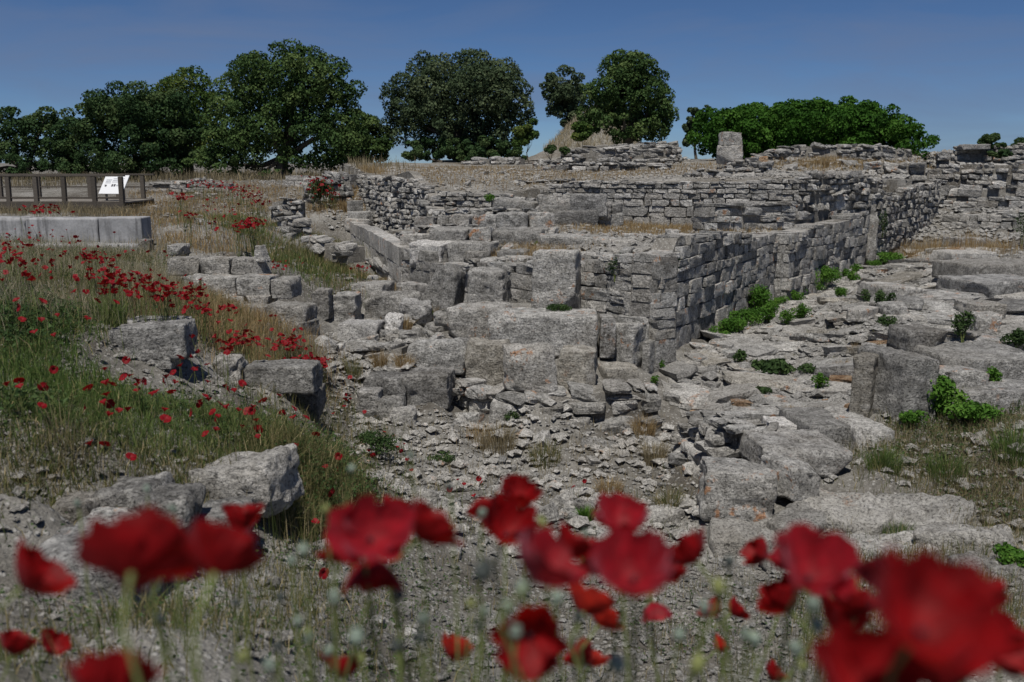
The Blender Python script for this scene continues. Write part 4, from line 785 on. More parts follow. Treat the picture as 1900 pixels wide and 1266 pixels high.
# loose stones
SMARKS = [(700, 720, 'the dark-faced twin blocks'), (925, 836, 'the wide dry court tuft'), (1100, 790, 'the foundation rubble'), (1290, 820, 'the small stone heap'), (1150, 950, 'the flat whitish court rock'), (800, 935, 'the rough grey court rock'), (770, 580, 'the larger white boulder'),
          (725, 605, 'the smaller white boulder'), (660, 620, 'the broad whitish slab'), (810, 665, 'the leftmost front-row block'), (595, 565, 'the small upright post stone'), (1350, 275, 'the stone pillar'), (1120, 290, 'the plateau ridge'), (1500, 285, 'the foot of the fig thicket'), (1640, 300, 'the right end of the fig thicket'),
          (1810, 275, 'the ruined skyline stack'), (1800, 330, 'the tumbled right wall'), (1880, 330, 'the right edge'), (330, 340, 'the low wall line'), (590, 350, 'the far poppy bush'), (545, 422, 'the rubble pier'), (690, 990, 'the purplish poppy'), (980, 1190, 'the round deep red poppy'), (1400, 1030, 'the small closed poppy'),
          (1180, 1060, 'the pale-sheened poppy'), (450, 960, 'the small cupped poppy'), (900, 335, 'the stony plateau edge'), (1010, 312, 'the left end of the plateau ridge'), (1520, 322, 'the low slab wall')]
def to_px(p):
    x, y, z = p[0], p[1], p[2] - CAM_Z; f = y * CT - z * ST; return 950 + FPX * x / f, 633 - FPX * (y * ST + z * CT) / f
def swhere(p):
    u, v = to_px(p); m = min(SMARKS, key=lambda q: (q[0] - u) ** 2 + ((q[1] - v) * 1.6) ** 2); dx, dy = u - m[0], (v - m[1]) * 1.6
    if abs(dx) > 1.8 * abs(dy): k = 'left of' if dx < 0 else 'right of'
    elif abs(dy) > 1.8 * abs(dx): k = 'behind' if dy < 0 else 'in front of'
    else: k = ('behind and left of' if dx < 0 else 'behind and right of') if dy < 0 else ('before and left of' if dx < 0 else 'before and right of')
    return k + ' ' + m[2]
def loose(px, n, smin, smax, label, group, mats=('stone', 'stone_pale'), sunk=.25, world=False):
    pts = [pick(u, v)[:2] for u, v in px]
    for x, y in sample_poly(pts, n):
        s = smin * (smax / smin) ** (random.random() ** 1.8); a = random.choice((1.0, 1.6)); me = random.choice(lib('rubble', a, random.choice(mats)))
        h = s * random.uniform(.35, .7)
        q_ = (smax / smin) ** .33; w_ = ('small' if s < smin * q_ else 'middling' if s < smin * q_ * q_ else 'large') + (' flat' if h < s * .5 else '') + ' loose stone ' + swhere((x, y, float(hz(x, y))))
        obj('loose_stone', me, None, (x, y, float(hz(x, y)) + h * (.5 - sunk)), (random.gauss(0, .2), random.gauss(0, .2), random.uniform(0, 6.28)), (s / a, s * .8 / 1.3, h), label=w_, cat='stone', group=w_ + 's')
court = [(640, 700), (830, 770), (1230, 790), (1290, 900), (1250, 1000), (900, 1000), (700, 900)]
loose(court, 50, .08, .3, 'loose grey stone lying on the bare court before the foundation rubble', 'loose stones on the court')
loose([(590, 620), (720, 600), (830, 600), (840, 640), (740, 690), (680, 700), (600, 700)], 50, .14, .42, 'loose stone in the rubble left of the front row of blocks', 'loose stones left of the block row')
loose([(420, 1000), (700, 950), (1300, 1000), (1500, 1120), (1300, 1250), (500, 1250)], 40, .05, .2, 'loose pebble-like stone on the bank behind the front poppies', 'loose stones on the near bank')
loose([(800, 318), (1000, 320), (1010, 345), (900, 355), (790, 350)], 20, .12, .35, 'loose stone scattered on the stony plateau', 'loose stones on the plateau')
loose([(1440, 300), (1700, 290), (1760, 330), (1640, 335), (1460, 318)], 35, .2, .6, 'loose stone tumbled on the grassy upper right terrace', 'loose stones on the upper right terrace')
loose([(1740, 290), (1900, 280), (1900, 350), (1740, 350)], 40, .2, .7, 'tumbled stone on the right skyline slope', 'tumbled stones on the right slope', ('stone', 'stone_dark'))
loose([(1000, 300), (1260, 285), (1270, 315), (1000, 322)], 35, .2, .6, 'tumbled stone on the plateau ridge left of the pillar', 'tumbled stones on the plateau ridge')
loose([(260, 330), (420, 330), (650, 340), (640, 420), (520, 420), (280, 360)], 25, .15, .45, 'loose stone in the dry grass beyond the poppy slope', 'loose stones in the far grass')

def pebbles(px, n, smin, smax, seed, mat):
    pts = [pick(u, v)[:2] for u, v in px]; q = sample_poly(pts, n); rg = np.random.default_rng(seed)
    oc = np.array([[1, 0, 0], [-1, 0, 0], [0, 1, 0], [0, -1, 0], [0, 0, 1], [0, 0, -.6], [.7, .6, .5], [-.6, .65, .45], [.55, -.7, .5], [-.65, -.6, .5]], float)
    F0 = np.array([[0, 6, 4], [4, 6, 2], [2, 7, 4], [4, 7, 1], [1, 9, 4], [4, 9, 3], [3, 8, 4], [4, 8, 0], [0, 2, 6], [2, 1, 7], [1, 3, 9], [3, 0, 8]])
    s = smin * (smax / smin) ** (rg.random(n) ** 2.2); a = rg.uniform(0, 6.28, n)
    V = oc[None] * rg.uniform(.65, 1.15, (n, 10, 1)); V = V * (s[:, None] * np.stack([np.ones(n), rg.uniform(.6, 1, n), rg.uniform(.4, .75, n)], 1) / 2)[:, None]
    c, s_ = np.cos(a)[:, None], np.sin(a)[:, None]
    V = np.stack([V[..., 0] * c - V[..., 1] * s_, V[..., 0] * s_ + V[..., 1] * c, V[..., 2]], 2) + np.stack([q[:, 0], q[:, 1], hz(q[:, 0], q[:, 1]) + s * .1], 1)[:, None]
    F = F0[None] + (np.arange(n) * 10)[:, None, None]
    return obj('rubble', mesh_np('rubble', V.reshape(-1, 3), F.reshape(-1, 3), mat), label='small broken stones strewn over the ground', cat='rubble', kind='stuff')
pebbles([(590, 650), (830, 770), (1230, 770), (1330, 900), (1500, 1100), (1500, 1260), (420, 1260), (480, 960), (640, 820)], 8000, .015, .13, 5, M['stone'])
pebbles([(1240, 745), (1330, 640), (1450, 570), (1700, 470), (1900, 460), (1900, 900), (1500, 900), (1400, 800)], 7500, .02, .22, 6, M['stone_pale'])
pebbles([(0, 640), (300, 600), (480, 730), (640, 620), (650, 800), (500, 960), (300, 1100), (0, 1260)], 3500, .015, .12, 7, M['stone'])
pebbles([(700, 315), (1260, 312), (1440, 300), (1640, 300), (1640, 330), (1440, 335), (1060, 335), (1000, 365), (790, 355)], 4500, .05, .25, 8, M['stone_pale'])
pebbles([(790, 480), (1100, 490), (1230, 470), (1440, 435), (1300, 424), (1160, 420), (1050, 420), (800, 430)], 2500, .03, .2, 9, M['stone_pale'])
pebbles([(640, 570), (700, 500), (640, 460), (450, 440), (520, 400), (640, 400), (660, 340), (280, 340), (260, 400), (480, 460), (580, 560)], 3500, .04, .22, 10, M['stone_pale'])
pebbles([(1640, 330), (1700, 290), (1900, 275), (1930, 460), (1740, 450)], 5000, .08, .45, 11, M['stone'])
pebbles([(590, 360), (660, 330), (690, 400), (640, 440), (600, 420)], 700, .06, .3, 12, M['stone_pale'])
pebbles([(1260, 1000), (1500, 950), (1900, 1000), (1900, 1266), (1000, 1266), (1000, 1050)], 5000, .015, .1, 13, M['stone'])
pebbles([(780, 450), (840, 425), (1010, 430), (1150, 440), (1260, 440), (1240, 470), (1000, 486), (830, 486)], 900, .08, .4, 14, M['stone_pale'])
pebbles([(600, 640), (760, 600), (840, 640), (880, 700), (760, 760), (640, 760)], 900, .06, .3, 15, M['stone_pale'])
pebbles([(640, 760), (830, 770), (1230, 780), (1330, 900), (1290, 1000), (900, 1020), (650, 900)], 1100, .07, .32, 16, M['stone_pale'])
pebbles([(1240, 745), (1330, 640), (1450, 570), (1700, 480), (1780, 560), (1690, 650), (1590, 790), (1400, 800)], 1600, .12, .42, 17, M['stone_pale'])
pebbles([(1600, 840), (1900, 790), (1900, 1000), (1760, 930)], 400, .04, .25, 18, M['stone_pale'])
pebbles([(985, 318), (1270, 316), (1290, 285), (1000, 290)], 900, .15, .55, 19, M['stone'])
pebbles([(1440, 335), (1640, 340), (1760, 330), (1740, 285), (1420, 296)], 900, .12, .5, 20, M['stone'])
pebbles([(1235, 700), (1300, 660), (1450, 568), (1600, 505), (1640, 495), (1560, 545), (1450, 600), (1300, 700)], 900, .06, .35, 21, M['stone_pale'])

# ------------------------------------------------------------------ foliage builders
def quads_mesh(name, C, N, size, mats, rg, aspect=1.0, rnd=None, smooth_=False):
    n = len(C); N = N / np.maximum(np.linalg.norm(N, axis=1, keepdims=True), 1e-6)
    a = rg.normal(size=(n, 3)); T = np.cross(N, a); T /= np.maximum(np.linalg.norm(T, axis=1, keepdims=True), 1e-6); Bt = np.cross(N, T)
    s = np.asarray(size)[:, None] * np.ones((n, 1)) / 2
    V = np.stack([C + T * s, C + Bt * s * aspect + N * s * .25, C - T * s, C - Bt * s * aspect + N * s * .25], 1).reshape(-1, 3)
    F = np.arange(4 * n).reshape(n, 4)
    r = np.repeat(rnd if rnd is not None else rg.random(n), 4)
    return mesh_np(name, V, F, mats, smooth_, rnd=r)
def tube(pts, rad, k=7):
    pts = np.array(pts, float); n = len(pts); V = []; ang = np.arange(k) / k * 2 * math.pi
    for i in range(n):
        t = pts[min(i + 1, n - 1)] - pts[max(i - 1, 0)]; t /= np.linalg.norm(t) + 1e-9
        a = np.cross(t, (0.3, 1, 0.2)); a /= np.linalg.norm(a) + 1e-9; b = np.cross(t, a)
        V.append(pts[i] + rad[i] * (np.cos(ang)[:, None] * a + np.sin(ang)[:, None] * b))
    V = np.concatenate(V); F = []
    for i in range(n - 1):
        for j in range(k): F.append((i * k + j, i * k + (j + 1) % k, (i + 1) * k + (j + 1) % k, (i + 1) * k + j))
    return V, np.array(F)
def join(parts):
    V = []; F = []; o = 0
    for v, f in parts: V.append(v); F.append(f + o); o += len(v)
    return np.concatenate(V), np.concatenate(F)
def crown(ells, d, nleaf, leaf, seed, nlobe, lobe=(.22, .38), up=.25, flat=.85):
    rg = np.random.default_rng(seed); L = []
    area = np.array([e[2] * e[3] for e in ells], float); area /= area.sum()
    for e, w_ in zip(ells, area):
        c = P(e[0], e[1], d); k = d / FPX; rx, rz = e[2] * k, e[3] * k; ry = rx * flat
        m = max(4, int(nlobe * w_)); q = rg.normal(size=(m, 3)); q /= np.linalg.norm(q, axis=1, keepdims=True)
        rad = rg.uniform(lobe[0], lobe[1], m) * min(rx, rz)
        q *= (rg.random((m, 1)) ** .33)
        L.append(np.c_[c + q * (np.array([rx, ry, rz]) - rad[:, None] * .8), rad])
    L = np.concatenate(L); pr = L[:, 3] ** 2; pr /= pr.sum()
    k = rg.choice(len(L), nleaf, p=pr); dv = rg.normal(size=(nleaf, 3)); dv[:, 2] += up; dv /= np.linalg.norm(dv, axis=1, keepdims=True)
    sq = np.array([1.15, 1.15, .85])
    C = L[k, :3] + dv * sq * (L[k, 3] * rg.uniform(.72, 1.1, nleaf))[:, None]
    keep = np.ones(nleaf, bool)
    for a in range(0, nleaf, 8000):
        D = ((C[a:a + 8000, None] - L[None, :, :3]) ** 2).sum(2) / (L[None, :, 3] ** 2)
        keep[a:a + 8000] = D.min(1) > .42
    C = C[keep]; dv = dv[keep]; k = k[keep]
    tone = rg.random(len(L)); r = np.clip(.7 * tone[k] + .3 * rg.random(len(C)), 0, 1)
    N = dv + rg.normal(size=C.shape) * .55
    return C, N, rg.uniform(.65, 1.3, len(C)) * leaf, r, rg, L
def tree(label, ells, d, bu, bv, mat, nleaf=22000, leaf=.2, nlobe=70, group=None, name='tree', cat='tree', lobe=(.15, .3), trunk=.3, seed=None, limbs=6, up=.25):
    seed = seed or int(bu * 7 + bv)
    C, N, sz, r, rg, L = crown(ells, d, nleaf, leaf, seed, nlobe, lobe, up)
    b = P(bu, bv, d); b[2] = min(b[2], float(hz(b[0], b[1]))) - .1
    root = empty(name, b, label, cat, group)
    obj('crown', quads_mesh('crown', C - b, N, sz, M[mat], rg, .8, r), root)
    cc = np.average(L[:, :3], axis=0, weights=L[:, 3]); parts = []
    h = cc - b; fork = b + h * .45
    parts.append(tube([b - b, h * .12 + (.05, 0, 0), h * .3, h * .45], [trunk * 1.25, trunk, trunk * .85, trunk * .7], 9))
    for i in rg.choice(len(L), min(limbs, len(L)), replace=False):
        e = L[i, :3] - b; m_ = (h * .45 + e) / 2 + rg.normal(size=3) * .15; parts.append(tube([h * .42, m_, e], [trunk * .5, trunk * .3, trunk * .1], 6))
    V, F = parts[0]; tk = obj('trunk', mesh_np('trunk', V, F, M['bark'], True), root)
    for V, F in parts[1:]: obj('limb', mesh_np('limb', V, F, M['bark'], True), tk)
    return root
oaks = 'trees on the skyline'
tree('dark low tree at the left edge behind the boardwalk', [(30, 250, 60, 62), (105, 250, 55, 58), (-60, 250, 60, 60), (60, 305, 120, 42), (150, 285, 50, 50), (-40, 305, 80, 40)], 58, 60, 345, 'oak_dark', 38000, .15, 200)
tree('dark bushy tree left of the big trees, behind the wooden railing', [(240, 215, 95, 72), (185, 235, 50, 62), (260, 280, 110, 55), (320, 230, 60, 70), (200, 310, 90, 32), (310, 300, 80, 36)], 56, 245, 345, 'oak_dark', 48000, .15, 260)
tree('lighter green tree rising behind the left tree mass', [(345, 180, 66, 62), (300, 190, 50, 55), (410, 180, 50, 55), (350, 250, 80, 70)], 64, 350, 335, 'oak_light', 26000, .16, 170)
tree('tallest broad oak of the left mass', [(535, 160, 108, 82), (470, 150, 60, 55), (600, 190, 80, 90), (470, 235, 100, 75), (580, 260, 105, 62), (420, 270, 60, 58), (500, 306, 120, 34), (620, 296, 70, 34), (410, 306, 70, 30)], 54, 520, 350, 'oak', 75000, .145, 420, trunk=.4)
tree('small round tree filling the gap right of the tallest oak', [(690, 262, 45, 46), (655, 260, 44, 58)], 60, 690, 330, 'oak', 17000, .15, 90)
tree('wide dome-shaped oak standing alone at the centre', [(850, 165, 125, 76), (770, 195, 75, 62), (930, 190, 68, 78), (830, 230, 120, 60), (920, 250, 72, 52), (780, 265, 34, 26)], 56, 850, 315, 'oak_grey', 75000, .14, 420, trunk=.42, limbs=9)
tree('dark low growth beneath the wide dome-shaped oak', [(800, 280, 60, 28), (880, 278, 70, 30), (950, 284, 38, 24)], 54, 850, 314, 'oak_dark', 16000, .14, 110, name='bush', cat='bush')
tree('small distant tree behind the grassy mound', [(1050, 165, 46, 42), (1030, 190, 28, 32), (1060, 210, 40, 40)], 72, 1050, 285, 'oak_grey', 14000, .17, 90)
tree('compact upright oak right of the grassy mound', [(1165, 165, 78, 72), (1175, 130, 55, 38), (1120, 200, 55, 55), (1200, 210, 66, 58), (1160, 236, 85, 36)], 54, 1165, 288, 'oak', 50000, .14, 300, trunk=.35)
tree('bright green dome-shaped fig thicket on the plateau', [(1460, 248, 180, 68), (1570, 236, 120, 56), (1365, 247, 92, 58), (1655, 262, 88, 42), (1500, 282, 225, 34), (1500, 235, 150, 50), (1620, 248, 95, 48)], 46, 1480, 312, 'fig', 100000, .13, 800, name='fig_thicket', cat='fig bush', trunk=.2, lobe=(.16, .3), up=.5)
tree('dull grey-green shrub peeping left of the fig thicket', [(1290, 218, 24, 22), (1310, 212, 14, 20), (1280, 245, 20, 30)], 52, 1290, 300, 'oak_grey', 5000, .13, 50, name='shrub', cat='shrub', trunk=.08)
for lb, e, d_, bu, bv, mt, n_, lf in [
    ('small green bush at the foot of the grassy mound, right side', [(1080, 245, 20, 22)], 50, 1080, 275, 'oak_light', 2500, .14),
    ('light green shrub between the centre oak and the mound', [(985, 240, 18, 25), (965, 255, 18, 22)], 50, 980, 290, 'oak_light', 2600, .14),
    ('little green shrub among the plateau ridge stones', [(1022, 278, 12, 9)], 46, 1022, 292, 'weed_dark', 900, .1),
    ('second little green shrub among the ridge stones', [(1048, 279, 10, 8)], 46, 1048, 292, 'weed_dark', 800, .1),
    ('dark bush crowning the ruined stack on the right', [(1842, 262, 26, 16), (1830, 268, 16, 10), (1858, 268, 16, 10)], 42.6, 1842, 276, 'weed_dark', 2600, .1),
    ('bluish bush at the far right skyline', [(1898, 268, 26, 18), (1880, 276, 18, 12)], 44, 1895, 284, 'weed_dark', 2400, .1),
    ('dark scrub below the bush on the ruined stack', [(1860, 285, 26, 10)], 41.8, 1860, 300, 'oak_dark', 1400, .1)]:
    tree(lb, e, d_, bu, bv, mt, n_, lf, 14, name='shrub', cat='shrub', trunk=.03, limbs=3, lobe=(.35, .55))

# grassy mound behind the plateau
mc = P(1040, 285, 62); mx_, my_ = np.meshgrid(np.linspace(-4.5, 4.5, 60), np.linspace(-5, 5, 60))
mh = 3.15 * np.exp(-np.abs((mx_ - 2.6) / 2.9) ** 2.3 - np.abs(my_ / 3.6) ** 2.4) ; mh += .12 * fbm(np.stack([mx_.ravel(), my_.ravel(), 0 * mx_.ravel()], 1) * 1.2, 4, 2).reshape(mh.shape)
mm = grid_mesh('mound', np.linspace(-4.5, 4.5, 60), np.linspace(-5, 5, 60), mh - .5, M['terrace'])
obj('mound', mm, None, mc, kind='structure')

def blades(name, xyz, h, wd, lean, mat, seed, label=None, kind='stuff', cat=None, parent=None, origin=(0, 0, 0), dirs=None):
    rg = np.random.default_rng(seed); n = len(xyz); h = np.asarray(h) * np.ones(n); wd = np.asarray(wd) * np.ones(n)
    a = rg.uniform(0, 6.283, n) if dirs is None else dirs
    ln = np.abs(rg.normal(0, lean, n)) * h
    D = np.stack([np.cos(a), np.sin(a), 0 * a], 1); f = rg.uniform(0, 3.14, n); Wv = np.stack([np.cos(f), np.sin(f), 0 * f], 1) * wd[:, None] / 2
    b = xyz - origin; m = b + D * ln[:, None] * .3 + np.array([0, 0, 1]) * (h * .55)[:, None]; t = b + D * ln[:, None] + np.array([0, 0, 1]) * (h * np.sqrt(np.clip(1 - (ln / h) ** 2 * .5, .2, 1)))[:, None]
    V = np.stack([b - Wv, b + Wv, m - Wv * .8, m + Wv * .8, t], 1).reshape(-1, 3); i = np.arange(n) * 5
    me = mesh_np(name, V, [np.stack([i, i + 1, i + 3, i + 2], 1), np.stack([i + 2, i + 3, i + 4], 1)], M[mat], False, rnd=np.repeat(np.clip(rg.normal(.5, .27, n), 0, 1), 5))
    o = obj(name, me, parent, origin if parent is None else (0, 0, 0))
    if parent is None: tag(o, label, cat, None, kind)
    return o
GS = 0
def grass(px, n, h, wd, lean, mat, label, clump=0.9, fr=.9, wpts=None):
    """grass spread over a patch of ground, thick and thin in drifts"""
    global GS; GS += 1
    pts = wpts or [tuple(pick(u, v)[:2]) for u, v in px]
    q = sample_poly(pts, int(n * 2.2)); k = vnoise(np.c_[q * fr, np.full(len(q), GS * 3.1)], 4) + .5 * vnoise(np.c_[q * fr * 3.1, np.full(len(q), GS * 1.7)], 6)
    q = q[k > np.quantile(k, 1 - 1 / 2.2) - (1 - clump) * 2 - RNG.random(len(q)) * .5][:n]
    q = q + RNG.normal(0, 1, q.shape) * np.minimum(.025 * q[:, 1:2], .5)
    z = hz(q[:, 0], q[:, 1]) - .01
    hh = RNG.uniform(h[0], h[1], len(q)) * (1 + .3 * vnoise(np.c_[q * 1.7, np.zeros(len(q))], 12))
    return blades('grass', np.c_[q, z], hh, RNG.uniform(wd[0], wd[1], len(q)), lean, mat, 200 + GS, label, 'stuff', 'grass')
# left slope
left_px = [(0, 430), (270, 478), (340, 520), (420, 560), (480, 620), (590, 660), (600, 690), (470, 690), (400, 670), (350, 600), (200, 600), (60, 640), (0, 720)]
grass(left_px, 24000, (.1, .32), (.003, .007), .45, 'mixed', 'tall half-dry grass over the poppy slope', .75)
grass([(0, 430), (270, 478), (400, 560), (350, 600), (200, 600), (0, 640)], 11000, (.2, .44), (.002, .0045), .5, 'pale', 'thin bleached grass stalks on the upper poppy slope')
grass([(330, 590), (400, 560), (590, 660), (600, 690), (470, 690), (380, 650)], 6000, (.15, .38), (.003, .007), .5, 'dry', 'straw-coloured grass around the perched block')
grass([(0, 560), (110, 600), (120, 720), (280, 735), (240, 760), (0, 790)], 9000, (.06, .2), (.004, .008), .6, 'grass', 'dark green herbs at the left edge', .8)
grass([(0, 765), (250, 735), (420, 770), (560, 800), (620, 860), (540, 850), (420, 862), (280, 850), (200, 825), (0, 850)], 17000, (.05, .15), (.003, .006), .6, 'bank', 'short green grass on the near poppy bank', .85)
grass([(440, 730), (600, 700), (680, 780), (760, 850), (760, 960), (600, 900), (560, 800)], 5000, (.08, .24), (.003, .006), .5, 'mixed', 'sparse grass and weeds between slope and court', .7, 2.0)
grass([(500, 850), (620, 860), (640, 960), (560, 1000), (480, 960)], 5000, (.15, .4), (.004, .008), .4, 'mixed', 'grassy clump right of the big pale block', .8)
grass([(0, 840), (250, 850), (400, 860), (350, 930), (100, 930), (0, 1000)], 4500, (.05, .16), (.003, .007), .6, 'mixed', 'thin weeds on bare earth above the bank stones', .7, 2.2)
grass([(0, 1170), (300, 1090), (460, 1040), (640, 1000), (700, 1260), (0, 1266)], 3500, (.04, .16), (.003, .006), .6, 'mixed', 'weedy grass on the near bank at lower left', .7, 2.2)
grass([(640, 900), (1260, 880), (1300, 1000), (1500, 1120), (1500, 1260), (700, 1260)], 3500, (.04, .18), (.003, .006), .5, 'mixed', 'thin weeds on the near court and bank', .6, 1.6)
grass([(760, 790), (1230, 790), (1290, 900), (1000, 960), (760, 880)], 2500, (.05, .16), (.004, .008), .5, 'dry_grey', 'sparse dry grass on the court', .6, 1.2)
# right
grass([(1600, 840), (1690, 770), (1900, 740), (1930, 1050), (1860, 1000), (1760, 930), (1600, 900)], 8000, (.05, .2), (.004, .008), .5, 'mixed', 'dull green grass at the lower right', .5, 1.3)
grass([(1600, 840), (1900, 790), (1930, 1000), (1760, 930)], 4000, (.1, .25), (.003, .006), .5, 'dry_grey', 'dry stalks in the lower right grass', .6, 1.3)
grass([(1600, 1000), (1860, 1040), (1930, 1200), (1500, 1250), (1500, 1120)], 7000, (.05, .2), (.003, .007), .5, 'mixed', 'weeds around the bedrock at the lower right', .6, 1.5)
grass([(1672, 478), (1740, 452), (1840, 456), (1850, 476), (1760, 484)], 5000, (.2, .45), (.006, .012), .35, 'dry', 'golden dry grass at the foot of the right terrace walls', .9)
grass([(1300, 700), (1450, 610), (1600, 520), (1740, 490), (1700, 640), (1560, 700), (1450, 760)], 3500, (.04, .12), (.004, .009), .5, 'mixed', 'low weeds in the joints of the rocky street', .6, 1.6)
# far left and back
far_px = [(240, 400), (260, 350), (420, 345), (560, 345), (640, 350), (640, 400), (560, 400), (500, 440), (420, 470), (290, 470)]
grass(far_px, 16000, (.08, .26), (.01, .016), .5, 'dry', 'dry tan grass beyond the poppy slope', .7, .6)
grass([(0, 392), (240, 385), (280, 405), (260, 420), (0, 400)], 5000, (.15, .35), (.008, .014), .4, 'dry_grey', 'dry grass under the boardwalk edge', .8)
grass([(400, 405), (480, 398), (500, 440), (410, 440)], 4500, (.1, .25), (.009, .015), .4, 'grass', 'green patch on the far left bank', .85)
grass([(500, 455), (600, 440), (660, 500), (640, 540), (580, 545), (540, 500)], 8000, (.1, .28), (.007, .012), .4, 'mixed', 'mixed grass in the gully left of the ashlar wall', .8, .9)
grass([(520, 480), (590, 470), (640, 510), (600, 535), (550, 520)], 4000, (.08, .2), (.008, .013), .4, 'grass', 'green grass in the gully', .8)
grass([(640, 520), (720, 520), (740, 560), (680, 545)], 1800, (.1, .25), (.006, .011), .4, 'dry', 'dry grass before the ashlar wall foot')
grass([(640, 400), (690, 350), (660, 330), (600, 350), (600, 390)], 3500, (.15, .35), (.01, .018), .4, 'dry', 'dry grass at the base of the revetment')
# plateau and ledges
grass([(720, 318), (800, 309), (1000, 312), (1260, 306), (1440, 300), (1440, 320), (1260, 326), (1000, 345), (800, 350), (770, 330)], 7000, (.06, .2), (.012, .02), .5, 'dry', 'dry orange-tan grass on the stony plateau', .55, .5)
grass([(1440, 302), (1480, 298), (1740, 288), (1760, 300), (1640, 322), (1450, 318)], 6500, (.1, .28), (.012, .02), .4, 'dry', 'dry tan grass on the upper right terrace', .75, .5)
grass([(1740, 300), (1900, 290), (1930, 340), (1750, 345)], 4000, (.12, .3), (.012, .02), .4, 'dry_grey', 'dry grass between rubble on the right slope', .6, .7)
grass([(850, 476), (1000, 470), (1010, 488), (860, 490)], 3000, (.08, .24), (.006, .011), .4, 'dry', 'rusty dry grass on the bastion ledge', .8, 1.6)
grass([(1040, 424), (1160, 420), (1300, 424), (1440, 430), (1440, 440), (1260, 432), (1150, 440)], 5000, (.06, .2), (.008, .014), .4, 'dry', 'dry grass along the foot of the curved wall', .75, 1.3)
grass([(0, 350), (250, 340), (430, 335), (740, 318), (740, 308), (430, 322), (0, 330)], 6000, (.2, .6), (.02, .035), .4, 'dry_grey', 'tall dry grass before the left trees', .7, .4)
q = RNG.uniform(-1, 1, (15000, 2)) * (4.4, 4.8); z = np.array([mh[int((b + 5) / 10 * 59), int((a + 4.5) / 9 * 59)] for a, b in q]) - .5
q = q[z > .1]; z = z[z > .1]
blades('grass', np.c_[q, z] + mc, RNG.uniform(.25, .6, len(q)), RNG.uniform(.015, .03, len(q)), .6, 'pale', 77, 'tall dry grass covering the mound', 'stuff', 'grass')

# single tufts and plants
def tuft(u, v, n, rad, h, mat, label, wd=.005, lean=.45, group=None, seed=None):
    c = pick(u, v); rg = np.random.default_rng(seed or int(u * 3 + v)); a = rg.uniform(0, 6.283, n); r_ = rad * np.sqrt(rg.random(n)) * .6
    q = np.c_[c[0] + np.cos(a) * r_, c[1] + np.sin(a) * r_]; xyz = np.c_[q, hz(q[:, 0], q[:, 1]) - .01]
    return tag(blades('grass_tuft', xyz, rg.uniform(.6, 1, n) * h, wd, lean, mat, int(u + v), origin=c, dirs=a), label, 'grass tuft', group, None)
for u, v, n, rad, h, mt, lb, wd in [
    (706, 690, 260, .16, .4, 'dry', 'narrow golden tuft left of the front row of blocks', .006), (752, 692, 320, .22, .34, 'dry', 'broad golden tuft beside the narrow one', .006),
    (753, 622, 200, .14, .32, 'dry', 'golden tuft beside the smaller white boulder', .006), (806, 592, 120, .12, .3, 'dry', 'rusty tuft at the foot of the leaning stone', .006),
    (925, 836, 420, .4, .32, 'dry_grey', 'wide dry tuft in the middle of the court', .006), (890, 822, 200, .3, .25, 'dry', 'thin rusty tuft left of the wide court tuft', .005),
    (1010, 862, 300, .35, .25, 'mixed', 'greenish tuft right of the wide court tuft', .006), (1195, 810, 260, .25, .34, 'dry', 'tan tuft against the small stone heap', .006),
    (1215, 860, 280, .25, .32, 'dry_grey', 'straw tuft below the tan tuft by the heap', .006), (1130, 920, 300, .25, .26, 'dry', 'dry tuft near the front of the court', .005),
    (1240, 950, 220, .2, .34, 'mixed', 'weedy tuft left of the large front block', .005), (1470, 770, 260, .3, .16, 'dry', 'flattened rusty tuft on the rocky street', .006),
    (1560, 690, 120, .15, .22, 'dry', 'small rusty tuft on the rocky street', .006), (1585, 660, 90, .12, .22, 'dry', 'brown tuft left of the leaning pair', .006),
    (655, 705, 200, .2, .35, 'mixed', 'grey-green tuft at the left of the rubble', .005), (205, 605, 320, .22, .4, 'grass', 'upright green tuft left of the dark slab', .006),
    (270, 590, 240, .3, .45, 'dry', 'arching straw tuft above the dark slab', .006), (120, 850, 60, .2, .4, 'dry_grey', 'arching bleached grass spray on the near bank', .004),
    (1640, 870, 360, .3, .3, 'grass', 'green tuft by the rough grey block at lower right', .006), (1755, 890, 360, .35, .28, 'grass', 'green tuft in the lower right grass', .006),
    (1880, 850, 400, .35, .34, 'grass', 'tall green tuft at the right edge', .007), (1665, 1000, 200, .25, .2, 'grass', 'green tuft sprouting on the bedrock', .005),
    (1088, 970, 200, .1, .22, 'weed', 'bright green sprig before the court stones', .01),
    (640, 395, 160, .3, .5, 'dry', 'tawny tuft in the hollow behind the ashlar wall', .014), (1650, 322, 160, .5, .5, 'dry', 'tan tuft on the upper right terrace', .016),
    (1520, 312, 200, .6, .5, 'dry', 'wide tan tuft above the slab wall', .016)]:
    tuft(u, v, n, rad, h, mt, lb, wd)
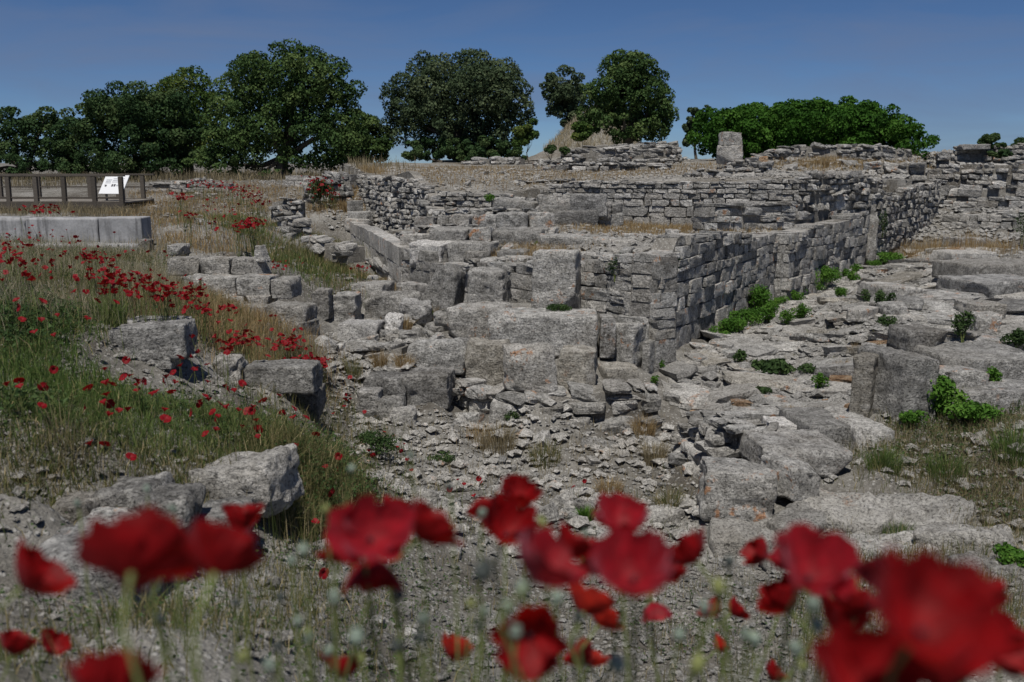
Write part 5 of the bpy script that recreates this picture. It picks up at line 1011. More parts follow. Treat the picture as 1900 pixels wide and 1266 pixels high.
def plant(u, v, w_, h_, n, leaf, mat, label, group=None, name='shrub', cat='plant', d=None, stems=5, lobes=9):
    c = pick(u, v) if d is None else P(u, v, d); rg = np.random.default_rng(int(u * 5 + v)); L = rg.normal(size=(lobes, 3)); L /= np.linalg.norm(L, axis=1, keepdims=True); L *= rg.random((lobes, 1)) ** .5
    L = L * (w_ * .36, w_ * .3, h_ * .3) + (0, 0, h_ * .5); k = rg.integers(0, lobes, n); dv = rg.normal(size=(n, 3)); dv[:, 2] += .4; dv /= np.linalg.norm(dv, axis=1, keepdims=True)
    C = L[k] + dv * (w_ * .2, w_ * .2, h_ * .24) * rg.uniform(.5, 1.1, (n, 1)); C[:, 2] = np.maximum(C[:, 2], .01)
    root = empty(name, c, label, cat, group)
    obj('foliage', quads_mesh('foliage', C, dv + rg.normal(size=C.shape) * .6, rg.uniform(.6, 1.3, n) * leaf, M[mat], rg, .65, np.clip(.5 * rg.random(lobes)[k] + .5 * rg.random(n), 0, 1)), root)
    V, F = join([tube([(0, 0, -.03), L[i % lobes] * .5, L[i % lobes]], [.006 + leaf * .05, .005, .003], 4) for i in range(stems)])
    obj('stem', mesh_np('stem', V, F, M['stem']), root)
    return root
for u, v, w_, h_, n, lf, mt, lb in [
    (1350, 628, .5, .3, 700, .045, 'weed', 'bright green weed nearest the bastion corner along the wall foot'), (1382, 612, .6, .34, 800, .045, 'weed', 'second bright green weed along the wall foot'),
    (1412, 588, .7, .5, 1100, .05, 'weed', 'tall bright green clump at the wall foot below the first offset'), (1425, 600, .35, .3, 500, .045, 'weed', 'small green weed before the tall green clump'),
    (1462, 560, .6, .4, 800, .05, 'weed', 'green clump just past the first offset'), (1494, 548, .7, .5, 1100, .05, 'weed', 'large dark green clump, second past the offset'),
    (1532, 540, .6, .45, 1000, .05, 'weed', 'round bright green bush standing off the wall'), (1478, 568, .25, .25, 300, .045, 'weed', 'little weed between the green clumps'),
    (1640, 495, .9, .3, 800, .06, 'weed', 'green weeds under the second offset'), (1555, 560, .35, .25, 400, .045, 'weed', 'small weed right of the round green bush'),
    (1485, 600, .3, .3, 420, .04, 'weed', 'upright weed on the rocky street below the clumps'), (1460, 612, .22, .25, 300, .04, 'weed', 'narrow weed on the street below the clumps'),
    (1580, 528, .3, .22, 300, .05, 'weed', 'low weed on the upper street'), (1610, 565, .35, .2, 300, .045, 'weed_dark', 'low weed beside the beam-like slab'),
    (1640, 575, .3, .25, 260, .045, 'weed_dark', 'weed sheltering under the tilted slab'),
    (1430, 700, .75, .26, 520, .1, 'weed_dark', 'broad-leaved thistle rosette on the rocky street'), (1372, 676, .25, .2, 260, .05, 'weed_dark', 'small weed left of the thistle rosette'),
    (1520, 730, .22, .3, 300, .04, 'weed', 'upright green weed on the street below the thistle'), (1415, 738, .3, .14, 240, .045, 'weed_dark', 'flat weed below the thistle rosette'),
    (1500, 700, .4, .18, 300, .045, 'weed_dark', 'flat weed right of the thistle rosette'), (1650, 612, .3, .2, 260, .045, 'weed_dark', 'weed beside the dark-sided block'),
    (1785, 640, .34, .55, 420, .05, 'weed_dark', 'tall dark thistle on the slabs at right'), (1885, 655, .5, .35, 600, .06, 'weed_dark', 'green weed on the slab ledge at the right edge'),
    (1740, 775, .7, .55, 1300, .06, 'weed', 'leafy green weed between the great tooled block and the slabs'), (1800, 790, .9, .3, 900, .06, 'weed', 'spreading green weed below the rounded boulder'),
    (1840, 730, .3, .35, 300, .05, 'weed', 'sprig growing by the rounded oblong boulder'), (1690, 800, .4, .25, 400, .05, 'weed', 'weed at the foot of the great tooled block'),
    (1880, 1060, .4, .22, 500, .05, 'weed', 'leafy weed at the right edge by the bedrock'), (1895, 460, .6, .9, 250, .05, 'oak_dark', 'thin bare-looking shrub at the foot of the right walls'),
    (795, 606, .2, .26, 300, .035, 'weed', 'small green plant on the larger white boulder'), (1225, 690, .2, .16, 200, .035, 'weed', 'green sprig at the bastion corner foot'),
    (1215, 716, .15, .14, 150, .03, 'weed', 'tiny weed below the bastion corner'), (1165, 762, .16, .2, 200, .03, 'weed', 'small weed in the foundation rubble, right end'),
    (905, 778, .18, .14, 200, .03, 'weed_dark', 'small weed in the foundation rubble'), (950, 790, .22, .16, 240, .03, 'weed_dark', 'low weed before the foundation rubble'),
    (820, 862, .4, .14, 340, .03, 'weed_dark', 'low green weed on the left of the court'), (700, 850, .6, .3, 700, .035, 'weed_dark', 'green weeds among the court poppies'),
    (1000, 460, .2, .15, 200, .03, 'weed', 'green sprig on the bastion blocks')]:
    k_ = 1.5 if (u > 1330 and v < 640) else 1.15
    plant(u, v, w_ * k_, h_ * k_, int(n * k_ * 1.5), lf * .95, mt, lb)
plant(1042, 583, .52, .2, 1300, .03, 'weed_dark', 'dense low green shrub at the foot of the tall upright stone', d=16.3)
plant(908, 376, .42, .28, 900, .035, 'weed', 'dark green shrub on the low coursed terrace wall', d=29.0)
plant(1140, 520, .32, .5, 500, .03, 'weed_dark', 'hanging green plant growing from the bastion front', d=16.75)
plant(1255, 505, .2, .3, 320, .03, 'weed', 'small green plant in a joint by the bastion corner', d=16.9)
plant(1637, 440, .3, .9, 400, .05, 'weed_dark', 'green growth hanging on the second offset', d=29.6)

def herbs(px, n, leaf, mat, label, h=(.02, .16)):
    pts = [tuple(pick(u, v)[:2]) for u, v in px]; q = sample_poly(pts, n * 2); k = vnoise(np.c_[q * 1.6, np.full(len(q), n * .01)], 21); q = q[k > np.median(k) - .15][:n]
    q = q + RNG.normal(0, .15, q.shape); z = hz(q[:, 0], q[:, 1]) + RNG.uniform(h[0], h[1], len(q)); N = RNG.normal(size=(len(q), 3)) * .6 + (0, 0, 1)
    obj('weeds', quads_mesh('weeds', np.c_[q, z], N, RNG.uniform(.5, 1.3, len(q)) * leaf, M[mat], RNG, .5), label=label, cat='weeds', kind='stuff')
herbs([(0, 540), (120, 580), (140, 720), (250, 760), (0, 800)], 9000, .05, 'weed_dark', 'leafy dark weeds at the left edge')
herbs([(0, 765), (250, 735), (560, 800), (620, 860), (420, 862), (0, 850)], 2200, .03, 'weed_dark', 'small leafy weeds in the near bank grass', (.01, .1))
herbs([(0, 430), (270, 478), (480, 620), (590, 660), (470, 690), (200, 600), (0, 640)], 9000, .035, 'weed_dark', 'leafy weeds under the tall slope grass', (.02, .25))
herbs([(480, 840), (640, 860), (700, 960), (560, 1010), (470, 960)], 3500, .035, 'weed_dark', 'leafy weeds right of the big pale block', (.02, .25))
herbs([(0, 1000), (640, 960), (1500, 1100), (1700, 1266), (0, 1266)], 5000, .025, 'weed_dark', 'sparse leafy weeds on the near bank', (.01, .12))
herbs([(1690, 780), (1900, 740), (1930, 1000), (1760, 930), (1600, 880)], 3500, .04, 'weed_dark', 'leafy weeds in the lower right grass', (.01, .12))
for k, (u, v) in enumerate([(1338, 640), (1365, 622), (1398, 603), (1432, 580), (1448, 572), (1470, 556), (1510, 546), (1570, 520), (1590, 508), (1620, 500), (1660, 490)]):
    plant(u, v, .55, .3, 700, .04, 'weed', 'low green weed in the strip along the shaded wall foot, %s from the corner' % ('first', 'second', 'third', 'fourth', 'fifth', 'sixth', 'seventh', 'eighth', 'ninth', 'tenth', 'last')[k])

# ------------------------------------------------------------------ boardwalk and sign on the left
def box(x0, x1, y0, y1, z0, z1):
    V = np.array([(x, y, z) for z in (z0, z1) for y in (y0, y1) for x in (x0, x1)], float)
    return V, np.array([(0, 2, 3, 1), (4, 5, 7, 6), (0, 1, 5, 4), (2, 6, 7, 3), (0, 4, 6, 2), (1, 3, 7, 5)])
def boxobj(name, b, mat, parent, bev=.008):
    V, F = box(*b); c = V.mean(0); me = mesh_np(name, V - c, F, mat)
    o = obj(name, me, parent, c - np.array(parent.location) if parent else c)
    if bev: m_ = o.modifiers.new('bevel', 'BEVEL'); m_.width = bev; m_.segments = 1
    return o
dz = P(150, 375, 33.5)[2]; xr = P(230, 370, 33.5)[0]; rz = P(150, 327, 33.5)[2]
bw = empty('boardwalk', (xr - 5, 34.5, dz - .4), 'weathered wooden boardwalk with dark railing at the left edge', 'boardwalk')
x = xr - 13.5
while x < xr - .05:
    boxobj('plank', (x, x + .135, 33.55, 36.2, dz - .05 + random.uniform(-.004, .004), dz), M['deckwood'], bw, .004); x += .15
boxobj('edge_beam', (xr - 13.5, xr, 33.42, 33.54, dz - .2, dz + .02), M['wood'], bw)
boxobj('edge_beam', (xr - 13.5, xr, 36.21, 36.33, dz - .2, dz + .02), M['wood'], bw)
for yy in (33.48, 36.27):
    for uu in (-60, 17, 68, 120, 176, 226):
        px_ = P(uu, 360, 33.5)[0] + (0 if yy < 34 else -.3)
        boxobj('post', (px_ - .07, px_ + .07, yy - .07, yy + .07, float(hz(px_, yy)) - .1, rz - .02), M['wood'], bw)
    boxobj('handrail', (xr - 13.5, xr + .08, yy - .08, yy + .08, rz - .015, rz + .045), M['wood'], bw)
    boxobj('mid_rail', (xr - 13.5, xr, yy - .025, yy + .025, (dz + rz) / 2 - .02 if yy > 34 else dz + .12, (dz + rz) / 2 + .03 if yy > 34 else dz + .17), M['wood'], bw)
# information sign: tilted panel on a stand
sc = P(212, 343, 34.6); sg = empty('information_sign', (sc[0], sc[1], dz), 'white tilted information panel on a stand behind the railing', 'sign')
PW, PH = .92, .78
def plate(name, u0, u1, v0, v1, t, mat, lift, parent):
    V, F = box(u0 - PW / 2, u1 - PW / 2, -t / 2 - lift, t / 2 - lift, v0 - PH / 2, v1 - PH / 2); return obj(name, mesh_np(name, V, F, mat), parent)
pn = plate('panel', 0, PW, 0, PH, .03, M['signwhite'], 0, sg); pn.location = (0, 0, sc[2] - dz); pn.rotation_euler = (R(-38), 0, R(-14))
for (a, b, c, d_, m_) in [(.38, .44, .3, .4, 'signprint'), (.47, .53, .3, .4, 'signprint'), (.56, .66, .32, .38, 'signgrey'), (.1, .32, .56, .6, 'signgrey'), (.1, .3, .5, .53, 'signgrey'), (.1, .31, .44, .47, 'signgrey'), (.36, .8, .62, .65, 'signgrey'), (.36, .78, .55, .58, 'signgrey'), (.36, .8, .48, .51, 'signgrey')]:
    plate('print', a, b, c, d_, .004, M[m_], .0185, pn)
for sx in (-.3, .3):
    V, F = box(sx - .03, sx + .03, .0, .06, 0, sc[2] - dz); obj('leg', mesh_np('leg', V, F, M['steel']), sg)

# ------------------------------------------------------------------ field poppies (too small to show their parts)
def small_poppy(seed, h):
    rg = np.random.default_rng(seed); V = []; F = []; fm = []; o = 0
    tilt = rg.normal(0, .45, 2); top = np.array([rg.normal(0, .05), rg.normal(0, .05), h])
    Rm = np.array(Euler((tilt[0], tilt[1], rg.uniform(0, 6))).to_matrix()); op = rg.uniform(.35, 1.1)
    for k in range(4):
        a0 = k * math.pi / 2 + rg.normal(0, .12); pv = []
        for i, (rr, wd) in enumerate(((.0, .1), (.55, .85), (1.0, .75))):
            for s_ in (-1, 0, 1):
                an = a0 + s_ * wd; th = op * (rr ** .7) * 1.1 + (.12 if k % 2 else 0)
                R_ = .034 * rr * (1 if s_ == 0 else .93) * rg.uniform(.9, 1.1)
                pv.append(Rm @ np.array([math.cos(an) * R_ * math.sin(th + .25), math.sin(an) * R_ * math.sin(th + .25), R_ * math.cos(th + .1) - .004]) + top)
        for i in range(2):
            for j in range(2): F.append((o + i * 3 + j, o + i * 3 + j + 1, o + i * 3 + j + 4, o + i * 3 + j + 3)); fm.append(0)
        V += pv; o += 9
    b = np.array([0, 0, -.04]); V2, F2 = tube([b, (top + b) / 2 + (rg.normal(0, .02), rg.normal(0, .02), 0), top], [.003, .0025, .002], 3)
    F2 = F2 + o; fm += [1] * len(F2)
    return mesh_np('field_poppy', np.concatenate([np.array(V), V2]), np.concatenate([np.array(F), F2]), [M['petal_small'], M['stem']], True, fmat=fm)
PH_ = [.22, .3, .38]; PM = {h: [small_poppy(11 * k + int(h * 100), h) for k in range(7)] for h in PH_}
MARKS = [(270, 635, 'the long perched block'), (417, 690, 'the rounded banded boulder'), (515, 700, 'the long low block'), (440, 915, 'the big pale broken block'), (340, 495, 'the top step of the block wall'),
         (440, 530, 'the middle step of the block wall'), (500, 588, 'the lowest step of the block wall'), (60, 430, 'the left marble blocks'), (225, 440, 'the right end of the marble course'), (110, 960, 'the smaller dark bank stone'), (225, 940, 'the smooth dark oblong stone'),
         (205, 590, 'the upright green tuft'), (700, 835, 'the court weeds'), (590, 350, 'the far poppy bush'), (545, 422, 'the rubble pier'), (655, 690, 'the grey-green tuft'), (720, 720, 'the dark-faced twin blocks'), (845, 940, 'the rough grey court rock'), (378, 425, 'the little heap of dark stones'),
         (595, 565, 'the small upright post stone'), (400, 345, 'the low wall line'), (100, 360, 'the boardwalk'), (700, 500, 'the foot of the ashlar wall'), (1090, 960, 'the bright green sprig'), (0, 600, 'the left edge'), (0, 730, 'the left edge, lower down'), (120, 850, 'the arching bleached grass spray'), (520, 860, 'the grassy clump')]
def where(u, v):
    m = min(MARKS, key=lambda q: (q[0] - u) ** 2 + ((q[1] - v) * 1.3) ** 2); dx, dy = u - m[0], v - m[1]; r_ = math.hypot(dx, dy)
    far = 'close' if r_ < 45 else ('a little way' if r_ < 100 else 'well')
    if 'edge' in m[2]: return 'near ' + m[2]
    if abs(dx) > 1.8 * abs(dy): k = 'left of' if dx < 0 else 'right of'
    elif abs(dy) > 1.8 * abs(dx): k = 'above' if dy < 0 else 'below'
    else: k = ('above ' if dy < 0 else 'below ') + ('left of' if dx < 0 else 'right of')
    return far + ' ' + k + ' ' + m[2]
PLIST = []
def poppy(u, v, label, group, h=None, sc_=1.0):
    h = h or random.choice(PH_); p = pick(u, v, h * sc_) if 'bush' not in label else P(u, v, random.uniform(34.55, 35.2)) - np.array([0, 0, h * sc_]); PLIST.append((sc_ / p[1], u, v, h, sc_, p, label))
def cluster(label, group, items, h=None, sc_=1.0):
    for it in items:
        if len(it) == 2: poppy(*it, label, group, h, sc_ * random.uniform(.8, 1.1))
        else:
            u, v, su, sv, n = it
            for k in range(int(n * 2.3)): poppy(random.gauss(u, su), random.gauss(v, sv), label, group, h, sc_ * random.uniform(.75, 1.1))
def plant_poppies(keep=295):
    PLIST.sort(key=lambda q: -q[0])
    for q in PLIST[:keep]:
        w_ = where(q[1], q[2]); obj('field_poppy', random.choice(PM[q[3]]), None, q[5], (0, 0, random.uniform(0, 6.28)), (q[4],) * 3, label='red field poppy ' + w_, cat='poppy', group='field poppies ' + w_)
    V = []; F = []; fm = []; o = 0
    for q in PLIST[keep:]:
        me = random.choice(PM[q[3]]); v = np.empty(len(me.vertices) * 3, np.float32); me.vertices.foreach_get('co', v); a = random.uniform(0, 6.28); v = v.reshape(-1, 3) * q[4]
        v = np.stack([v[:, 0] * math.cos(a) - v[:, 1] * math.sin(a), v[:, 0] * math.sin(a) + v[:, 1] * math.cos(a), v[:, 2]], 1) + q[5]
        f = np.empty(len(me.polygons) * 4, np.int32); me.polygons.foreach_get('vertices', f); mi = np.empty(len(me.polygons), np.int32); me.polygons.foreach_get('material_index', mi)
        V.append(v); F.append(f.reshape(-1, 4) + o); fm.append(mi); o += len(v)
    obj('far_poppies', mesh_np('far_poppies', np.concatenate(V), np.concatenate(F), [M['petal_small'], M['stem']], True, fmat=np.concatenate(fm)), label='far red poppies massed on the banks beyond the slope', cat='poppies', kind='stuff')
cluster('red field poppy in the green grass of the near bank', 'poppies on the near green bank',
    [(30, 716), (12, 714), (48, 722), (105, 720), (148, 726), (68, 760), (0, 750), (78, 690), (75, 604), (95, 590), (93, 613), (95, 626), (125, 595), (28, 596), (28, 570), (225, 715), (195, 740), (187, 750), (230, 750), (162, 758), (254, 770), (222, 772),
     (290, 782), (297, 765), (192, 780), (200, 712), (215, 710), (255, 712), (245, 705), (265, 715), (280, 720), (285, 726), (290, 735), (300, 722), (315, 718), (335, 728), (350, 720), (310, 700), (335, 697), (220, 695), (215, 670), (308, 712),
     (370, 747), (380, 742), (387, 750), (395, 744), (400, 748), (352, 762), (407, 768), (425, 755), (433, 770), (450, 769), (420, 730), (417, 718), (428, 727), (388, 802), (370, 805), (405, 788), (390, 778), (460, 792), (466, 813), (490, 792), (500, 800), (475, 750), (470, 763), (482, 763),
     (230, 856), (170, 826), (155, 828), (528, 735), (545, 755), (540, 770), (568, 808), (535, 838), (520, 875), (475, 862), (495, 877), (610, 848), (612, 870), (630, 880), (632, 912), (562, 962), (600, 986), (576, 1073), (550, 780), (570, 780), (462, 712), (330, 690), (355, 690)], .22, 1.2)
cluster('red field poppy in the tall half-dry grass of the slope', 'poppies on the upper left slope',
    [(20, 465, 14, 10, 10), (20, 490, 16, 8, 10), (48, 485), (5, 523), (68, 524), (40, 562), (110, 490), (120, 500), (60, 440), (75, 435), (98, 430), (57, 446), (30, 410), (68, 420), (115, 415), (130, 440), (140, 455), (160, 478, 14, 6, 8), (175, 475, 10, 5, 6), (200, 485, 10, 6, 8), (185, 510, 14, 8, 12), (205, 525, 10, 6, 8),
     (200, 545, 10, 5, 5), (135, 547), (178, 557), (225, 562), (278, 505), (268, 520, 12, 8, 10), (270, 540, 12, 6, 8), (300, 535, 10, 8, 10), (320, 545, 12, 8, 10), (355, 550, 10, 8, 8), (365, 535, 10, 6, 6), (350, 580), (360, 575), (380, 575, 8, 5, 6), (400, 585), (420, 575, 8, 6, 6), (425, 600), (430, 622), (400, 625), (375, 630), (405, 602),
     (250, 465), (270, 450), (268, 470), (300, 470), (315, 478), (340, 515), (215, 540), (92, 562), (55, 440, 30, 12, 6), (110, 460, 40, 14, 9), (230, 520, 26, 12, 9), (60, 500, 40, 14, 8), (330, 565, 20, 10, 6)], .38, 1.2)
cluster('red field poppy beside the end of the block wall', 'poppies by the block wall',
    [(455, 630, 12, 7, 10), (475, 632), (440, 640), (430, 645, 12, 6, 8), (500, 615), (530, 625), (520, 640, 14, 8, 10), (545, 630, 8, 8, 8), (545, 645, 10, 6, 8), (575, 670, 10, 4, 10), (595, 675, 8, 5, 10), (560, 665, 10, 4, 8), (515, 590), (480, 598), (470, 605), (505, 588), (375, 655), (370, 668), (385, 680), (340, 680), (336, 670)], .3, 1.2)
cluster('red field poppy in the patch among the court weeds', 'poppies on the court',
    [(650, 735), (660, 748), (645, 752), (668, 768), (688, 810), (710, 818), (725, 812), (735, 832), (752, 828), (755, 840), (690, 838), (705, 845), (750, 862), (765, 870), (630, 745), (640, 770), (875, 890), (895, 900), (880, 920), (860, 905), (1062, 905), (1074, 895), (820, 910), (870, 955), (945, 900), (930, 895), (850, 895), (660, 700), (635, 735)], .22, 1.1)
cluster('tiny red poppy in the bank of poppies beyond the dry grass', 'poppies on the far bank',
    [(365, 343, 14, 3, 12), (400, 345, 14, 3, 14), (440, 352, 14, 5, 22), (465, 362, 12, 5, 16), (482, 376, 7, 4, 8), (330, 364, 8, 3, 8), (340, 372, 6, 3, 4), (350, 400, 8, 3, 4), (465, 420, 10, 4, 10), (480, 415, 8, 4, 8), (430, 420, 20, 8, 8), (420, 385, 20, 8, 6), (60, 390, 14, 4, 8), (100, 388, 10, 4, 6)], .38, 1.7)
cluster('tiny red poppy crowded on the leafy poppy bush by the ruined corner', 'poppies of the far poppy bush',
    [(590, 335, 12, 4, 14), (600, 350, 12, 6, 12), (612, 358, 8, 5, 8), (585, 360, 8, 6, 4)], .22, 2.0)
cluster('red poppy in the small bunch before the ashlar wall', 'poppies before the ashlar wall',
    [(672, 498, 8, 4, 9), (678, 505), (510, 498, 10, 4, 5), (530, 495, 12, 6, 6), (548, 480)], .3, .95)
plant_poppies()
plant(595, 378, 1.1, .9, 900, .1, 'weed_dark', 'leafy poppy bush dotted red by the ruined corner', d=35.2, cat='poppy bush')

# ------------------------------------------------------------------ foreground poppies with their parts
def petal_mesh(seed, openn, R_, inner, drop=0.0):
    rg = np.random.default_rng(seed); na, nr = 15, 11; o = rg.uniform(0, 60, 3)
    s = np.linspace(-1, 1, na); t = np.linspace(0, 1, nr); Sg, T_ = np.meshgrid(s, t)
    wd = 1.15 * (1 - .35 * (1 - T_) ** 2)
    an = Sg * wd; edge = 1 - .16 * np.abs(Sg) ** 2.5
    p0 = np.stack([Sg.ravel() * 1.4, T_.ravel() * 1.1, np.zeros(Sg.size)], 1)
    cr = fbm(p0 * 2.2 + o, 3, 3).reshape(Sg.shape); fine = fbm(np.stack([Sg.ravel() * 5, T_.ravel() * 1.4, 0 * Sg.ravel()], 1) + o, 2, 5).reshape(Sg.shape)
    th = 1.5 - (1.5 - openn) * T_ ** .75 + (-.1 if inner else .0) + .3 * cr * T_ + drop * T_
    rr = R_ * T_ * edge * (1 + .10 * cr * T_)
    # walk outward along the petal so that it bows like a cup
    dr = np.diff(rr, axis=0, prepend=0); rad = np.cumsum(dr * np.sin(th), axis=0); z = np.cumsum(dr * np.cos(th), axis=0)
    rad = rad + .004 * T_ + R_ * .08 * fine * T_ ** 2; z = z + R_ * .08 * fine * T_ ** 1.5
    V = np.stack([rad * np.cos(an), rad * np.sin(an), z], 2).reshape(-1, 3)
    i = (np.arange(nr - 1)[:, None] * na + np.arange(na - 1)[None]).ravel()
    return V, np.stack([i, i + 1, i + na + 1, i + na], 1)
FP = 0
def big_poppy(u, v, d, D, openn, tilt, az, mat, label, drops=(0, 0, 0, 0), stem='stem', rootdx=0.0, lean=None):
    """D: diameter in metres, openn: 0.5 cup .. 1.4 flat, tilt: lean of the flower from upright (deg) towards az (deg, 0 = right, 90 = away, -90 = towards the camera)"""
    global FP; FP += 1
    c = P(u, v, d); a = R(az); ax = Vector((-math.sin(a), math.cos(a), 0)); q = Matrix.Rotation(R(tilt), 3, ax); qz = Matrix.Rotation(FP * 1.37, 3, 'Z')
    gx, gy = c[0] + rootdx + random.gauss(0, .03), c[1] + random.gauss(.02, .03); gz_ = float(hz(gx, gy))
    base_ = np.array([gx, gy, gz_]); root = empty('poppy', base_, label, 'poppy', 'poppies in the foreground')
    az = -az if (az < 0 and tilt < 40) else az; tilt = tilt * .6 if (tilt < 40) else tilt; openn = (openn - .4) * .6; tilt = tilt if tilt > 70 else tilt * .7; _t = np.linspace(0, 1, 12); R_ = D * .5 / float(np.mean(np.sin(1.5 - (1.5 - openn) * _t ** .75))); loc0 = Vector(c) - (q @ Vector((0, 0, R_ * .4)))
    for k in range(4):
        V, F = petal_mesh(FP * 31 + k * 7, openn + random.uniform(-.12, .16), R_ * (1.0 if k % 2 else .94), k % 2, drops[k])
        m3 = q @ qz @ Matrix.Rotation(k * math.pi / 2 + random.gauss(0, .1), 3, 'Z')
        Vw = V @ np.array(m3).T + np.array(loc0) - base_
        obj('petal', mesh_np('petal', Vw, F, M[mat], True), root)
    # seed capsule in the heart
    th = np.linspace(0, math.pi, 7); ph = np.arange(8) / 8 * 2 * math.pi; Vc = [(R_ * .06 * math.sin(t_) * math.cos(p_), R_ * .06 * math.sin(t_) * math.sin(p_), R_ * (.07 - .07 * math.cos(t_))) for t_ in th for p_ in ph]
    Fc = np.array([(i * 8 + j, i * 8 + (j + 1) % 8, i * 8 + 8 + (j + 1) % 8, i * 8 + 8 + j) for i in range(6) for j in range(8)])
    obj('heart', mesh_np('heart', np.array(Vc) @ np.array(q).T + np.array(loc0) - base_, Fc, M['heart'], True), root)
    dn = np.array(q @ Vector((0, 0, -1))); top = np.array(loc0) - base_
    pts = [np.array([0, 0, -.05]), top * .35 + (random.gauss(0, .015), random.gauss(0, .015), 0), top * .75 + np.array([random.gauss(0, .012), random.gauss(0, .012), 0]), top + dn * .05, top + dn * .012, top]
    V, F = tube(pts, [.0028, .0026, .0024, .0021, .002, .003], 6); obj('stem', mesh_np('stem', V, F, M[stem], True), root)
    return root
